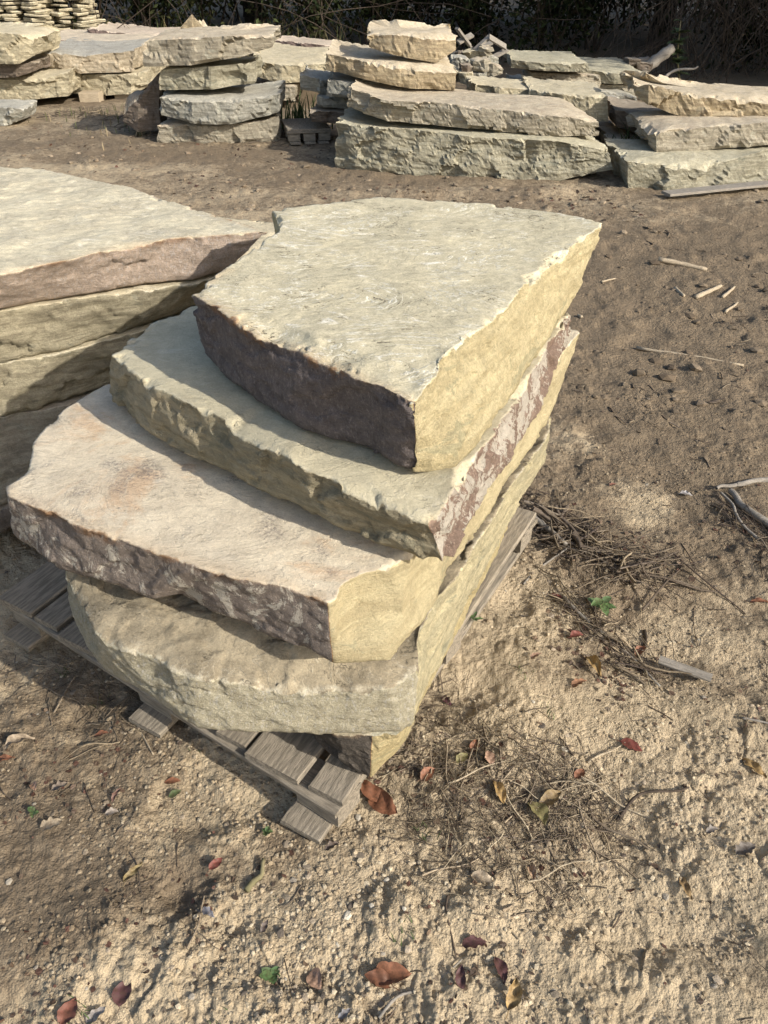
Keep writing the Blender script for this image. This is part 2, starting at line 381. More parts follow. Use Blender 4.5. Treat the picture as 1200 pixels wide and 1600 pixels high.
# ------------------------------------------------------------------ ground
BLOBS = [  # x, y, rx, ry, moisture added; the widest far ones just darken the woods floor
    (2.0, 3.6, 1.9, 1.6, .85), (1.15, 2.9, .8, .7, .55), (1.5, 2.2, .75, .55, .55), (3.2, 5.2, 1.6, 1.4, .6), (.9, 4.9, 1.4, .7, .5), (-1.2, 5.5, 1.2, .35, .45),
    (-.2, 7.4, 1.3, .5, .5), (-1.9, 8.1, 1.0, .35, .5), (3.0, 8.5, 2.5, 1.5, .7), (-1.0, 1.15, .55, .42, .55), (-.75, .85, .35, .3, .35), (-.42, .88, .3, .1, .5),
    (.72, 1.95, .2, .3, .4), (.7, 1.5, .45, .12, .35), (.3, 1.0, .3, .14, .35), (0, 15, 14, 4, .9), (0, 34, 70, 17, 1.6), (1.0, 1.55, .25, .4, .25), (-.1, .55, .25, .1, .2),
    (.95, 2.25, .14, .22, -.9), (.78, 2.75, .2, .2, -.5), (.8, 1.5, .3, .25, -.3), (-3.5, 8.6, 2.5, .8, .35), (-3, 6.3, 2.2, .8, .2), (-1.5, 7.0, 2.6, .9, .18), (.6, 6.3, 1.8, .7, .3), (-2.2, 4.8, 1.2, .6, -.15), (0, 9.5, 5, 1.5, .15), (-.3, 3.9, 1.0, .5, -.1), (.9, .62, .25, .2, .25), (.35, .62, .3, .1, .2)]
def moist_at(x, y):
    p = np.stack([x, y, np.zeros_like(x)], 1); wx = x+fbm(p*1.7, 4)*.28; wy = y+fbm(p*1.7+7, 4)*.28
    m = np.full(len(x), .14)
    for bx, by, rx, ry, w in BLOBS:
        m += w*np.exp(-(((wx-bx)/rx)**2+((wy-by)/ry)**2)*1.1)
    return m
RUTS = [(-.55, .75, .3, .12, .025), (-.25, .62, .16, .05, .022), (.05, .70, .18, .07, -.008), (.55, 1.0, .16, .3, -.022), (.2, .8, .3, .06, .012),
        (.42, 1.45, .2, .28, .030), (.75, 1.25, .25, .2, .02), (-.45, .85, .05, .06, -.03), (-.17, .67, .06, .03, -.02), (.62, .8, .18, .1, -.015), (-.32, .78, .05, .03, -.02),
        (.95, .95, .2, .3, .02), (1.05, 1.9, .3, .1, .02), (-.05, 5.3, .5, .15, .05), (.4, 6.65, .7, .12, .05), (1.4, 6.7, .3, .12, .05)]
def height_at(x, y):
    x = np.asarray(x, float); y = np.asarray(y, float); shp = x.shape; x = x.ravel(); y = y.ravel()
    p = np.stack([x, y, np.zeros_like(x)], 1); r = np.hypot(x, y)
    h = fbm(p*1.1, 3)*.02
    c1 = fbm(p*6+3, 4, .55)
    near = sstep(16, 3, r)
    h += c1*.024+np.where(facets(p*np.array([4.5, 4.5, 1.])+2, 8) > .18, -.009, 0)*near*0+-.016*near*sstep(.12, .34, fbm(p*3.1+51, 2))
    lump = np.abs(perlin(p*13+1)); lump2 = np.abs(perlin(p*27+5)); lump3 = np.abs(perlin(p*55+2))
    rough = .18+.95*sstep(-.12, .22, fbm(p*2.3+11, 3)+.05)
    h += (lump*.013+lump2*.010+lump3*.006*near)*rough
    h += facets(p*np.array([11, 11, 1.]), 5)*.006*rough*near
    h += fbm(p*70, 2)*.003*near
    for bx, by, rx, ry, w in RUTS:
        h += w*np.exp(-((x-bx)/rx)**2-((y-by)/ry)**2)
    # clods where wheels churned the soil
    h += sstep(.1, .5, fbm(p*1.9+31, 2))*np.abs(perlin(p*9+40))*.05*sstep(3, 4.5, r)*sstep(13, 10, r)
    h += sstep(14, 19, y)*.5+sstep(19, 60, y)*3
    return (h-.016).reshape(shp)
def gz(x, y): return float(height_at(np.array([x]), np.array([y]))[0])
def build_ground():
    th = np.concatenate([np.linspace(-52, 52, 640), np.linspace(52, 308, 66)[1:-1]]); th = np.radians(90-th)
    r = np.concatenate([np.geomspace(.25, 5.0, 600), np.geomspace(5, 22, 210)[1:], np.geomspace(22, 400, 45)[1:]])
    X = (r[:, None]*np.cos(th)).ravel(); Y = (r[:, None]*np.sin(th)).ravel()
    Hh = height_at(X, Y); mo = moist_at(X, Y)
    L, m = len(r), len(th); V = np.stack([X, Y, Hh], 1); V = np.concatenate([V, [[0, 0, 0]]]); mo = np.append(mo, 0)
    idx = np.arange(L*m).reshape(L, m); nx = np.roll(idx, -1, 1)
    q = np.stack([idx[:-1], nx[:-1], nx[1:], idx[1:]], -1).reshape(-1, 4)
    t = np.stack([np.full(m, L*m), nx[0], idx[0]], -1)
    me = mesh_np('ground', V, [q[:, ::-1], t[:, ::-1]], ground_mat(), {'moist': mo})
    return tag(link('ground', me), 'bare sandy ground with damp brown soil and clods', None, None, 'structure')
def ground_mat():
    N = NT('sandy soil'); v = N.obj(); mo = N.attr('moist')
    a = N.noise(v, 3.5, 7, .7, .4); b = N.noise(v, 26, 6, .7); g = N.noise(v, 160, 4, .75); g2 = N.noise(v, 420, 3, .8)
    dry = N.mix(N.ramp(a, .35, .65), (.49, .395, .265), (.39, .315, .21))
    dry = N.mix(N.math('MULTIPLY', N.ramp(b, .5, .7), .45), dry, (.27, .205, .13))
    wet = N.mix(N.ramp(b, .3, .7), (.225, .175, .118), (.15, .115, .077))
    wet = N.mix(N.math('MULTIPLY', N.ramp(a, .5, .62), .55), wet, (.25, .19, .125))
    mm = N.math('ADD', mo, N.math('MULTIPLY', N.math('SUBTRACT', N.noise(v, 2.2, 8, .75, .5), .5), 1.5))
    mm = N.math('ADD', mm, N.math('MULTIPLY', N.math('SUBTRACT', b, .5), .9))
    c = N.mix(N.ramp(mm, .22, .80), dry, wet)
    c = N.mix(N.math('MULTIPLY', N.ramp(g, .58, .70), .7), c, (.09, .07, .05))
    c = N.mix(N.math('MULTIPLY', N.ramp(g, .38, .28), .5), c, (.60, .50, .35))
    c = N.mix(N.math('MULTIPLY', N.ramp(g2, .62, .72), .5), c, (.09, .075, .06))
    N.l(c, N.b.inputs['Base Color'])
    vo = N.voro(v, 75, 'SMOOTH_F1'); vo2 = N.voro(v, 190, 'F1')
    h = N.math('ADD', N.math('MULTIPLY', vo, -.8), N.math('ADD', N.math('MULTIPLY', vo2, -.3), N.math('MULTIPLY', g, .6)))
    N.l(N.bump(h, .012, .9), N.b.inputs['Normal']); N.b.inputs['Specular IOR Level'].default_value = .15
    return N.m
build_ground()

# ------------------------------------------------------------------ small mesh kits
def box_mesh(name, lx, ly, lz, mat, bev=.003, warp=0.0, seed=0):
    """a sawn board, bevelled, length along x, slightly warped, sub-divided along its length"""
    k = 7; xs = np.linspace(-lx/2, lx/2, k); pr = []
    hy, hz = ly/2, lz/2; b = min(bev, hy*.4, hz*.4)
    sec = [(-hy+b, -hz), (hy-b, -hz), (hy, -hz+b), (hy, hz-b), (hy-b, hz), (-hy+b, hz), (-hy, hz-b), (-hy, -hz+b)]
    rs = np.random.default_rng(seed); ph = rs.uniform(0, 6)
    for i, x in enumerate(xs):
        e = .0 if 0 < i < k-1 else 0
        for (y, z) in sec:
            pr.append((x+rs.uniform(-.4, .4)*b, y+warp*math.sin(x*3+ph)+rs.uniform(-.2, .2)*b, z+warp*.6*math.cos(x*2.3+ph)))
    V = np.array(pr); s = 8; idx = np.arange(k*s).reshape(k, s); nx = np.roll(idx, -1, 1)
    q = np.stack([idx[:-1], nx[:-1], nx[1:], idx[1:]], -1).reshape(-1, 4)[:, ::-1]
    cap = [idx[0][None, :], idx[-1][None, ::-1]]
    return mesh_np(name, V, [q, cap[0], cap[1]], mat, smooth=False)
def tube_np(pts, rad, sides=6):
    pts = np.asarray(pts, float); n = len(pts); rad = np.broadcast_to(np.asarray(rad, float), (n,))
    t = np.gradient(pts, axis=0); t /= np.linalg.norm(t, axis=1)[:, None]+1e-9
    up = np.where(np.abs(t[:, 2:3]) > .9, np.array([[1., 0, 0]]), np.array([[0., 0, 1]]))
    a = np.cross(t, up); a /= np.linalg.norm(a, axis=1)[:, None]+1e-9; b = np.cross(t, a)
    an = np.arange(sides)/sides*2*np.pi
    V = pts[:, None, :]+rad[:, None, None]*(np.cos(an)[None, :, None]*a[:, None, :]+np.sin(an)[None, :, None]*b[:, None, :])
    V = V.reshape(-1, 3); idx = np.arange(n*sides).reshape(n, sides); nx = np.roll(idx, -1, 1)
    q = np.stack([idx[:-1], nx[:-1], nx[1:], idx[1:]], -1).reshape(-1, 4)
    return V, q
class Bag:
    def __init__(s): s.V = []; s.Q = []; s.T = []; s.n = 0; s.C = []
    def add(s, V, F_, c=None):
        s.V.append(V)
        (s.Q if F_.shape[1] == 4 else s.T).append(F_+s.n); s.n += len(V)
        if c is not None: s.C.append(np.tile(np.array(c, float), (len(V), 1)) if np.ndim(c) == 1 else c)
    def mesh(s, name, mat, smooth=True, o0=(0, 0, 0)):
        f = []
        if s.Q: f.append(np.concatenate(s.Q))
        if s.T: f.append(np.concatenate(s.T))
        at = {'tint': np.concatenate(s.C)} if s.C else None
        return mesh_np(name, np.concatenate(s.V)-np.array(o0), f, mat, at, smooth)
def wobble(p0, p1, n=9, amp=.02, seed=0, sag=0):
    rs = np.random.default_rng(seed); u = np.linspace(0, 1, n)[:, None]; p0 = np.array(p0, float); p1 = np.array(p1, float)
    L = np.linalg.norm(p1-p0); ph = rs.uniform(0, 6.28, 3)
    w = np.stack([np.sin(u[:, 0]*5+ph[0]), np.sin(u[:, 0]*6.5+ph[1]), .4*np.sin(u[:, 0]*7+ph[2])], 1)*amp*L
    w -= w[0]*(1-u)+w[-1]*u
    return p0+(p1-p0)*u+w

# ------------------------------------------------------------------ pallets
def pallet(label, corner, ang, w=1.2, d=1.22, zt=.135, group='wooden pallets under the stone stacks', n_board=8, seed=0, widths=None, skew=0.0):
    """corner on the ground; boards run along +y local, stringers along x local"""
    root = tag(empty('wooden_pallet', (corner[0], corner[1], 0)), label, 'pallet', group); root.rotation_euler.z = ang
    rs = np.random.default_rng(seed)
    def part(nm, L, W, T, x, y, z, rot=0, sd=0):
        o = link(nm, box_mesh(nm, L, W, T, M['wood'], .003, .002, sd), root, (x+y*math.tan(skew), y, z)); o.rotation_euler.z = rot-(skew if rot else 0); return o
    for j, y in enumerate((.042, d*.5, d-.055)):
        part('stringer', w, .10, .018, w/2, y, .106, 0, seed+j)
        for x in (.07, w*.5, w-.07):
            part('block', .12, .085, .074, x, y+(.015 if j == 0 else 0), .0585, 0, seed+60+int(x*9)+j)
    for x in (.08, w*.5, w-.08):
        part('bottom_board', d+.04, .11, .018, x, d/2-.02, .009, math.pi/2+rs.uniform(-.015, .015), seed+40+int(x*9))
    x = 0.0
    ws = widths or [.14, .09, .14, .09, .14, .09, .14, .09, .14]
    gap = (w-sum(ws))/(len(ws)-1)
    for j, wb in enumerate(ws):
        part('board', d+rs.uniform(-.02, .02), wb, .019, x+wb/2, d/2, .1265+rs.uniform(-.0005, .0005), math.pi/2+rs.uniform(-.012, .012), seed+20+j); x += wb+gap
    return root

pc = A(512, 1256, .13)
d_right = A(828, 792, .13)-pc; ang_r = math.atan2(d_right[1], d_right[0])
# local x runs towards the far left corner, local y towards the far right corner
def pallet_main():
    ang = math.radians(146)
    root = pallet('weathered grey pallet under the tall nearest stack, near corner sticking out', (pc[0]+.024, pc[1]-.012), ang, w=1.22, d=1.24, seed=4, skew=math.radians(4.6),
                  widths=[.09, .15, .09, .14, .09, .14, .14, .09, .14])
    root.scale.y = -1
    return root
pallet_main()

# ------------------------------------------------------------------ the nearest stack
GA = 'sandstone slabs of the nearest stack'
W = lambda x, y, z: np.array([x, y, z], float)
zt, zb = 1.05, .876
slab('stone_slab', [
    (A(296, 457, zt), A(325, 562, zb), 1), (A(340, 482, zt), A(352, 592, zb), 1), (A(388, 512, zt-.004), A(395, 625, zb), 1), (A(412, 534, zt-.014), A(425, 643, zb), 1), (A(467, 546, zt-.003), A(465, 670, zb), 1),
    (A(520, 567, zt-.005), A(520, 688, zb), 1), (A(556, 590, zt-.010), A(565, 700, zb), 1), (A(606, 610, zt-.006), A(612, 727, zb), 1), (A(648, 640, zt-.016), A(655, 743, zb), 0),
    (A(700, 560, zt), A(718, 730, zb), 0), (A(790, 478, zt), A(776, 660, zb), 0), (A(870, 402, zt), A(848, 548, zb), 0), (A(945, 348, zt), A(893, 480, zb), 0),
    (A(880, 333, zt), W(.42, 2.14, zb), 0), (A(760, 318, zt), W(.2, 2.28, zb), 0), (A(590, 308, zt), W(-.04, 2.3, zb), 0), (A(500, 318, zt), W(-.18, 2.24, zb), 0), (A(425, 328, zt), W(-.28, 2.16, zb), 0),
    (A(438, 360, zt), W(-.29, 2.02, zb), 0), (A(408, 378, zt), W(-.34, 1.92, zb), 0), (A(352, 420, zt), W(-.385, 1.78, zb), 1)],
    M['S1'], 'greenish topmost slab of the nearest stack, dark purple end and bright yellow right side', GA, res=.0055, amp=.0035, chip=.016, chipw=.035, topamp=.0022, lay=.006, facet=.005, fsc=8, steps=.0008, seed=1, wdents=[(A(655, 655, 1.02), .035, .012), (A(657, 705, .93), .03, .010), (A(655, 738, .885), .03, .014), (A(676, 640, .98), .05, .006), (A(560, 660, .94), .09, .006), (A(420, 590, .95), .08, .006)], dents=[(A(430, 512, 1.05), .11, .035, -.75, .012), (A(520, 545, 1.05), .07, .03, -.6, .007), (A(610, 585, 1.05), .06, .05, -.7, .006)])
zt, zb = .868, .742
slab('stone_slab', [
    (A(172, 556, zt), A(166, 612, zb), 0), (A(208, 577, zt), A(195, 645, zb), 0), (A(251, 609, zt), A(222, 667, zb), 0), (A(300, 634, zt), A(280, 705, zb), 0), (A(350, 660, zt-.005), A(350, 737, zb), 0),
    (A(362, 679, zt-.02), A(375, 750, zb), 0), (A(449, 714, zt), A(455, 784, zb), 0), (A(496, 743, zt-.01), A(525, 825, zb), 0), (A(583, 778, zt-.012), A(612, 854, zb), 0), (A(673, 812, zt-.022), A(695, 883, zb), 1),
    (A(716, 748, zt), A(738, 815, zb), 1), (A(768, 690, zt), A(785, 740, zb), 1), (A(842, 565, zt), A(854, 623, zb), 1), (A(892, 490, zt), A(893, 520, zb), 1),
    (W(.44, 2.12, zt), W(.42, 2.14, zb), 0), (W(.1, 2.3, zt), W(.1, 2.3, zb), 0), (W(-.3, 2.1, zt), W(-.3, 2.15, zb), 0), (A(292, 480, zt), W(-.52, 1.98, zb), 0), (A(235, 506, zt), W(-.6, 1.9, zb), 0)],
    M['S2'], 'smooth olive slab second from top of the nearest stack, purple and white speckled right side', GA, res=.0055, amp=.007, chip=.024, chipw=.05, topamp=.002, lay=.006, facet=.010, fsc=9, nscar=9, seed=2)
zt, zb = .712, .565
slab('stone_slab', [
    (A(14, 776, zt), A(20, 838, zb), 1), (A(105, 816, zt), A(87, 889, zb), 1), (A(233, 860, zt), A(175, 918, zb), 1), (A(300, 884, zt), A(233, 940, zb), 1), (A(330, 893, zt), A(280, 932, zb), 1), (A(372, 902, zt), A(330, 960, zb), 1),
    (A(430, 914, zt), A(408, 988, zb), 1), (A(513, 942, zt-.004), A(523, 1040, zb), 0),
    (A(585, 902, zt-.004), A(612, 1033, zb), 0), (A(640, 868, zt), A(662, 975, zb), 0), (A(690, 800, zt), A(715, 885, zb), 0), (A(800, 660, zt), A(790, 760, zb), 0), (A(860, 585, zt), A(845, 680, zb), 0), (A(906, 518, zt), A(866, 640, zb), 0),
    (W(.5, 2.25, zt), W(.45, 2.2, zb), 0), (W(.1, 2.35, zt), W(.1, 2.3, zb), 0), (W(-.4, 2.2, zt), W(-.4, 2.2, zb), 0), (A(162, 603, zt), W(-.7, 1.8, zb), 0), (A(95, 640, zt), W(-.78, 1.7, zb), 0), (A(50, 690, zt), W(-.83, 1.6, zb), 0), (A(42, 735, zt), W(-.83, 1.52, zb), 0), (A(9, 757, zt), W(-.84, 1.44, zb), 1)],
    M['S3'], 'cream and pink slab in the middle of the nearest stack, grey purple front edge lined with rust', GA, res=.006, amp=.006, chip=.010, chipw=.03, topamp=.0015, lay=.003, facet=.006, fsc=8, seed=3, wdents=[(A(572, 950, .66), .075, .036), (A(650, 925, .62), .06, .016)])
zt, zb = .47, .315
slab('stone_slab', [
    (A(100, 893, .535), A(112, 960, .36), 1), (A(127, 945, .50), A(135, 1015, .33), 1), (A(150, 990, .48), A(163, 1050, zb), 1), (A(198, 1020, zt), A(239, 1097, zb), 1), (A(233, 1032, zt), A(275, 1120, zb), 1), (A(303, 1060, .46), A(309, 1137, zb), 1),
    (A(362, 1066, .455), A(373, 1146, zb), 1), (A(443, 1078, .45), A(467, 1149, zb), 1), (A(540, 1080, .45), A(560, 1150, zb), 1), (A(605, 1078, .455), A(630, 1149, zb), 1),
    (A(655, 1050, .465), A(648, 1136, zb), 0), (A(668, 985, .52), A(668, 1068, zb), 0), (A(708, 915, .545), A(717, 981, zb), 0), (A(760, 820, .56), A(766, 880, zb), 0), (A(800, 760, .56), A(800, 812, zb), 0), (A(862, 672, .56), A(846, 728, zb), 0),
    (W(.5, 2.15, .56), W(.48, 2.15, zb), 0), (W(.1, 2.3, .56), W(.1, 2.3, zb), 0), (W(-.4, 2.2, .56), W(-.4, 2.2, zb), 0), (W(-.72, 1.7, .56), W(-.72, 1.75, zb), 0)],
    M['S4'], 'rough grey green slab fourth from top of the nearest stack, wide chipped front lip', GA, res=.006, amp=.006, chip=.024, chipw=.045, topamp=.009, lay=.003, facet=.007, fsc=7, steps=.006, seed=4)
slab('stone_slab', [
    (A(484, 1125, .308), A(503, 1166, .15), 1), (A(530, 1148, .308), A(545, 1200, .15), 1), (A(585, 1152, .308), A(580, 1217, .15), 0), (A(622, 1150, .308), A(622, 1168, .15), 0), (A(800, 800, .308), A(770, 880, .15), 0),
    (W(.45, 2.1, .308), W(.42, 2.1, .15), 0), (W(.0, 2.2, .308), W(0, 2.2, .15), 0), (W(-.45, 1.95, .308), W(-.45, 1.95, .15), 0), (W(-.3, 1.35, .308), W(-.3, 1.35, .15), 1)],
    M['S5'], 'bottom slab of the nearest stack, dark end poking out above the pallet corner', GA, res=.012, amp=.006, chip=.006, seed=5, facet=.01)

# ------------------------------------------------------------------ the stack at the left edge
GL = 'sandstone slabs of the left stack'
zt = .93
slab('stone_slab', [
    (A(-160, 470, zt), A(-160, 560, .79), 1), (A(-60, 448, zt), A(-60, 505, .793), 1), (A(0, 428, zt), A(0, 484, .795), 1), (A(100, 408, zt), A(80, 469, .796), 1), (A(180, 388, zt), A(160, 455, .80), 1), (A(260, 374, zt), A(225, 444, .80), 1), (A(340, 368, zt), A(300, 438, .80), 1),
    (A(420, 363, zt), A(352, 424, .81), 1), (A(330, 335, zt), W(-.5, 2.75, .78), 0), (A(200, 292, zt), W(-.8, 3.1, .78), 0), (A(60, 263, zt), W(-1.3, 3.25, .78), 0), (A(-200, 250, zt), W(-2.2, 3.4, .78), 0), (W(-2.4, 2.6, zt), W(-2.4, 2.5, .75), 0)],
    M['L1'], 'wide tan topped slab on top of the left stack with purple brown front edge', GL, res=.008, amp=.007, chip=.012, chipw=.04, topamp=.005, lay=.003, facet=.008, steps=.002, seed=6)
def layer(pts, mat, label, seed, **kw):
    slab('stone_slab', pts+[(W(-.35, 3.0, pts[-1][0][2]), W(-.4, 3.0, pts[-1][1][2]), 0), (W(-1.2, 3.3, pts[-1][0][2]), W(-1.2, 3.3, pts[-1][1][2]), 0), (W(-2.3, 3.1, pts[0][0][2]), W(-2.3, 3.1, pts[0][1][2]), 0)],
         mat, label, GL, res=.009, amp=.010, chip=.012, lay=.007, facet=.014, seed=seed, **kw)
layer([(A(-180, 500, .79), A(-180, 590, .62), 0), (A(0, 486, .79), A(0, 566, .62), 0), (A(100, 470, .79), A(85, 552, .62), 0), (A(200, 455, .79), A(165, 528, .63), 0), (A(318, 440, .79), A(235, 505, .65), 0), (A(350, 425, .79), A(330, 470, .67), 0)],
      M['yellow'], 'yellow slab second from top of the left stack, shadow across its front', 7)
layer([(A(-180, 590, .615), A(-180, 680, .44), 0), (A(0, 568, .615), A(0, 652, .44), 0), (A(80, 556, .615), A(60, 640, .445), 0), (A(165, 535, .62), A(120, 618, .45), 0), (A(230, 515, .645), A(175, 600, .46), 0), (A(300, 495, .645), A(260, 570, .47), 0)],
      M['yellow'], 'rough yellow olive slab third from top of the left stack', 8)
layer([(A(-180, 690, .435), A(-180, 830, .20), 0), (A(0, 656, .435), A(0, 790, .20), 0), (A(90, 636, .44), A(80, 760, .20), 0), (A(200, 620, .44), A(200, 740, .20), 0)],
      M['tan'], 'brown slab fourth from top of the left stack, behind the pink slab', 9)
layer([(A(-180, 820, .195), A(-180, 850, .14), 0), (A(0, 795, .195), A(0, 835, .14), 0), (A(60, 780, .195), A(60, 815, .14), 0), (A(180, 760, .195), A(180, 790, .14), 0)],
      M['brown'], 'thin dark bottom slab of the left stack just above its pallet', 10)
pallet('weathered grey pallet in the shade under the left stack', (-2.0, 2.25), math.radians(8), w=1.5, d=1.1, seed=9)

# ------------------------------------------------------------------ stones farther back
cnt = [20]
def fslab(front, Y, depth, mat, label, group, rise=.0, skew=0.0, res=.026, cat='stone slab', name='stone_slab', **kw):
    """front = [(px, y of upper edge, y of lower edge)] left to right; Y = distance (left, right)"""
    cnt[0] += 1; rs = np.random.default_rng(cnt[0])
    Y0, Y1 = Y if isinstance(Y, tuple) else (Y, Y); x0, x1 = front[0][0], front[-1][0]
    f = []
    for (px, yt, yb) in front:
        u = (px-x0)/(x1-x0); y = Y0+(Y1-Y0)*u; 
        if px in (x0, x1): y += min(.12, depth*.15)
        f.append((AY(px, yt, y), AY(px, yb, y+.02), 0))
    back = []
    for u in (0.97, .66, .33, 0.03):
        i = u*(len(f)-1); a = int(min(i, len(f)-2)); t = i-a
        tp = f[a][0]*(1-t)+f[a+1][0]*t; bp = f[a][1]*(1-t)+f[a+1][1]*t
        sh = np.array([skew, depth*(1+rs.uniform(-.12, .12)), 0]); back.append((tp+sh+np.array([0, 0, rise]), bp+sh*.96+np.array([0, 0, rise*.8]), 0))
    k = dict(amp=.006, chip=.028, chipw=.10, topamp=.006, lay=.008, facet=.042, fsc=2.6, fine=0, seed=cnt[0]); k.update(kw)
    return slab(name, f+back, M[mat], label, group, res=res, cat=cat, **k)
G1 = 'slabs of the four slab stack standing alone'
fslab([(228, 64, 104), (300, 60, 102), (380, 54, 88), (424, 56, 74)], 8.55, .75, 'tan', 'tilted pale yellow slab on top of the lone four slab stack', G1, rise=.04, fsc=3)
fslab([(246, 112, 141), (330, 104, 140), (398, 96, 130)], 8.62, .7, 'olive', 'short rounded slab second from top of the lone four slab stack', G1, fsc=3)
fslab([(249, 152, 180), (300, 160, 193), (360, 158, 194), (438, 148, 176)], 8.55, .8, 'grey', 'jagged blue grey slab third from top of the lone four slab stack', G1, rise=.03, facet=.06)
fslab([(247, 196, 222), (340, 198, 229), (434, 184, 224)], 8.62, .8, 'tan', 'brown tinged bottom slab of the lone four slab stack, on bare ground', G1)
fslab([(194, 178, 192), (216, 148, 206), (250, 112, 203)], (9.0, 8.9), .35, 'brown', 'dark brown slab leaning upright against the lone four slab stack', 'leaning stones', res=.025)
G2 = 'slabs stacked at the far left'
fslab([(-90, 48, 98), (0, 50, 100), (30, 54, 100), (54, 62, 88)], 10.5, 1.0, 'yellow', 'thick yellow slab on top of the far left stack cut by the picture edge', G2, rise=.03)
fslab([(-90, 100, 124), (25, 101, 121), (50, 98, 113)], 10.6, .9, 'brown', 'thin brownish slab under the thick yellow one at far left', G2)
fslab([(-90, 122, 164), (0, 124, 160), (60, 126, 155), (108, 112, 150)], 10.8, 1.1, 'yellow', 'golden bottom slab of the far left stack', G2, rise=.05)
fslab([(-60, 168, 198), (15, 168, 196), (34, 171, 188)], 9.5, .6, 'grey', 'low grey stone lying on the ground at the left picture edge', 'single stones on the ground', cat='stone')
fslab([(50, 80, 103), (100, 84, 110), (125, 88, 115), (208, 79, 112)], 11.3, 1.5, 'greytop', 'grey topped slab resting on another left of the lone stack', 'slabs left of the lone stack', rise=.03)
fslab([(112, 118, 146), (160, 116, 149), (205, 116, 147), (228, 110, 138)], 11.4, 1.1, 'yellow', 'yellow slab raised on two short wooden blocks', 'slabs left of the lone stack')
fslab([(55, 60, 74), (140, 64, 78), (200, 68, 97), (226, 66, 98)], 12.6, 1.2, 'pink', 'long pinkish tan slab lying behind the grey topped slab', 'slabs left of the lone stack', rise=.03)
fslab([(137, 44, 62), (180, 50, 64), (223, 56, 66), (278, 54, 66)], 13.5, 1.0, 'purple', 'dark purple slab with pale top near the bushes', 'slabs left of the lone stack', rise=.02)
# pointed stone
fslab([(274, 53, 62), (300, 22, 62), (326, 50, 62)], 12.3, .35, 'orange', 'pointed triangular stone sticking up behind the lone stack', 'single stones on the ground', cat='stone', rise=-.02)
G3 = 'slabs lying behind the lone stack'
fslab([(388, 92, 118), (440, 102, 130), (512, 100, 126)], 10.8, 1.6, 'yellow', 'broad cream slab lying right behind the lone stack', G3, rise=.04)
fslab([(428, 63, 76), (470, 66, 80), (530, 74, 88)], 13.0, .8, 'purple', 'flat purple slab near the bushes behind the cream slab', G3)
fslab([(412, 133, 154), (462, 136, 158)], 10.6, .8, 'tan', 'small tan slab under the broad cream slab', G3)
fslab([(385, 122, 136), (470, 128, 150)], 11.4, .9, 'brown', 'brown slab in shade beneath the broad cream slab', G3)
for (x0, x1, y0, y1, Y, lb) in ((127, 153, 149, 168, 11.25, 'left short wooden block under the raised yellow slab'), (181, 198, 151, 164, 11.5, 'right short wooden block under the raised yellow slab')):
    a = AY(x0, y1, Y); b = AY(x1, y0, Y); me = box_mesh('wood_block', b[0]-a[0], .3, b[2]-a[2]+.06, M['woodpale'], .008, 0, x0)
    tag(link('wood_block', me, None, ((a[0]+b[0])/2, Y+.15, (a[2]+b[2])/2)), lb, 'wood block', 'blocks under the yellow slab')
G4 = 'slabs of the big middle stack'
fslab([(523, 192, 262), (600, 198, 270), (675, 206, 276), (730, 212, 280), (786, 220, 292), (830, 220, 288), (873, 222, 284), (955, 236, 264)], (7.45, 7.0), .95, 'olive', 'longest thick grey green slab at the bottom of the middle stack', G4, res=.016, facet=.05, amp=.03, fsc=3.4, rise=.02)
fslab([(544, 138, 168), (605, 156, 190), (680, 160, 196), (740, 166, 202), (873, 182, 214), (934, 190, 212)], (7.6, 7.15), .9, 'tan', 'long tan slab lying on the longest thick slab of the middle stack', G4, res=.016, rise=.0)
G5 = 'slabs heaped left of the middle stack'
fslab([(574, 56, 74), (620, 54, 87), (680, 62, 98), (714, 62, 78)], (8.3, 8.25), .45, 'orange', 'small orange tan block on top of the middle heap', G5, rise=.09)
fslab([(511, 84, 110), (570, 96, 124), (640, 110, 138), (712, 114, 142)], (8.3, 8.1), .7, 'orange', 'golden slab carrying the small orange tan block', G5, rise=.06)
fslab([(467, 116, 140), (500, 124, 146), (518, 128, 150)], 8.7, .7, 'grey', 'grey slab end jutting out at the left of the middle heap', G5)
fslab([(512, 124, 150), (550, 128, 153), (600, 130, 156)], 8.35, .6, 'grey', 'pale grey slab under the golden slab', G5)
fslab([(495, 150, 166), (545, 154, 170)], 8.5, .6, 'grey', 'thin grey slab at the foot of the middle heap', G5)
fslab([(486, 172, 190), (540, 176, 196)], 8.4, .7, 'brown', 'brown stone on the small pallet beside the thick slab', G5)
pallet('small dark pallet beside the left end of the longest slab', (-.98, 8.55), math.radians(12), w=.45, d=.6, seed=30)
G6 = 'slabs behind the middle stack'
fslab([(738, 132, 152), (780, 136, 158), (838, 142, 164)], 8.5, .7, 'yellow', 'knobbly cream slab showing behind the long tan slab', G6, facet=.07)
fslab([(828, 140, 168), (880, 148, 180), (920, 152, 190), (951, 150, 190)], (8.3, 8.0), .8, 'yellow', 'thick cream slab behind the right end of the long tan slab', G6, rise=.03)
G7 = 'slabs of the stack near the dark woods'
fslab([(798, 93, 106), (850, 99, 111), (921, 99, 113)], 10.6, 1.0, 'olive', 'pale thin slab on top left of the stack near the woods', G7, rise=.03)
fslab([(905, 108, 126), (960, 115, 132), (1006, 114, 128)], 10.9, 1.2, 'olive', 'grey olive slab on top right of the stack near the woods', G7, rise=.04)
fslab([(828, 113, 128), (890, 117, 134), (938, 118, 140)], 10.8, .9, 'tan', 'slab under the pale thin one near the woods', G7)
fslab([(925, 131, 144), (990, 135, 150)], 10.9, 1.0, 'tan', 'slab under the grey olive one near the woods', G7)
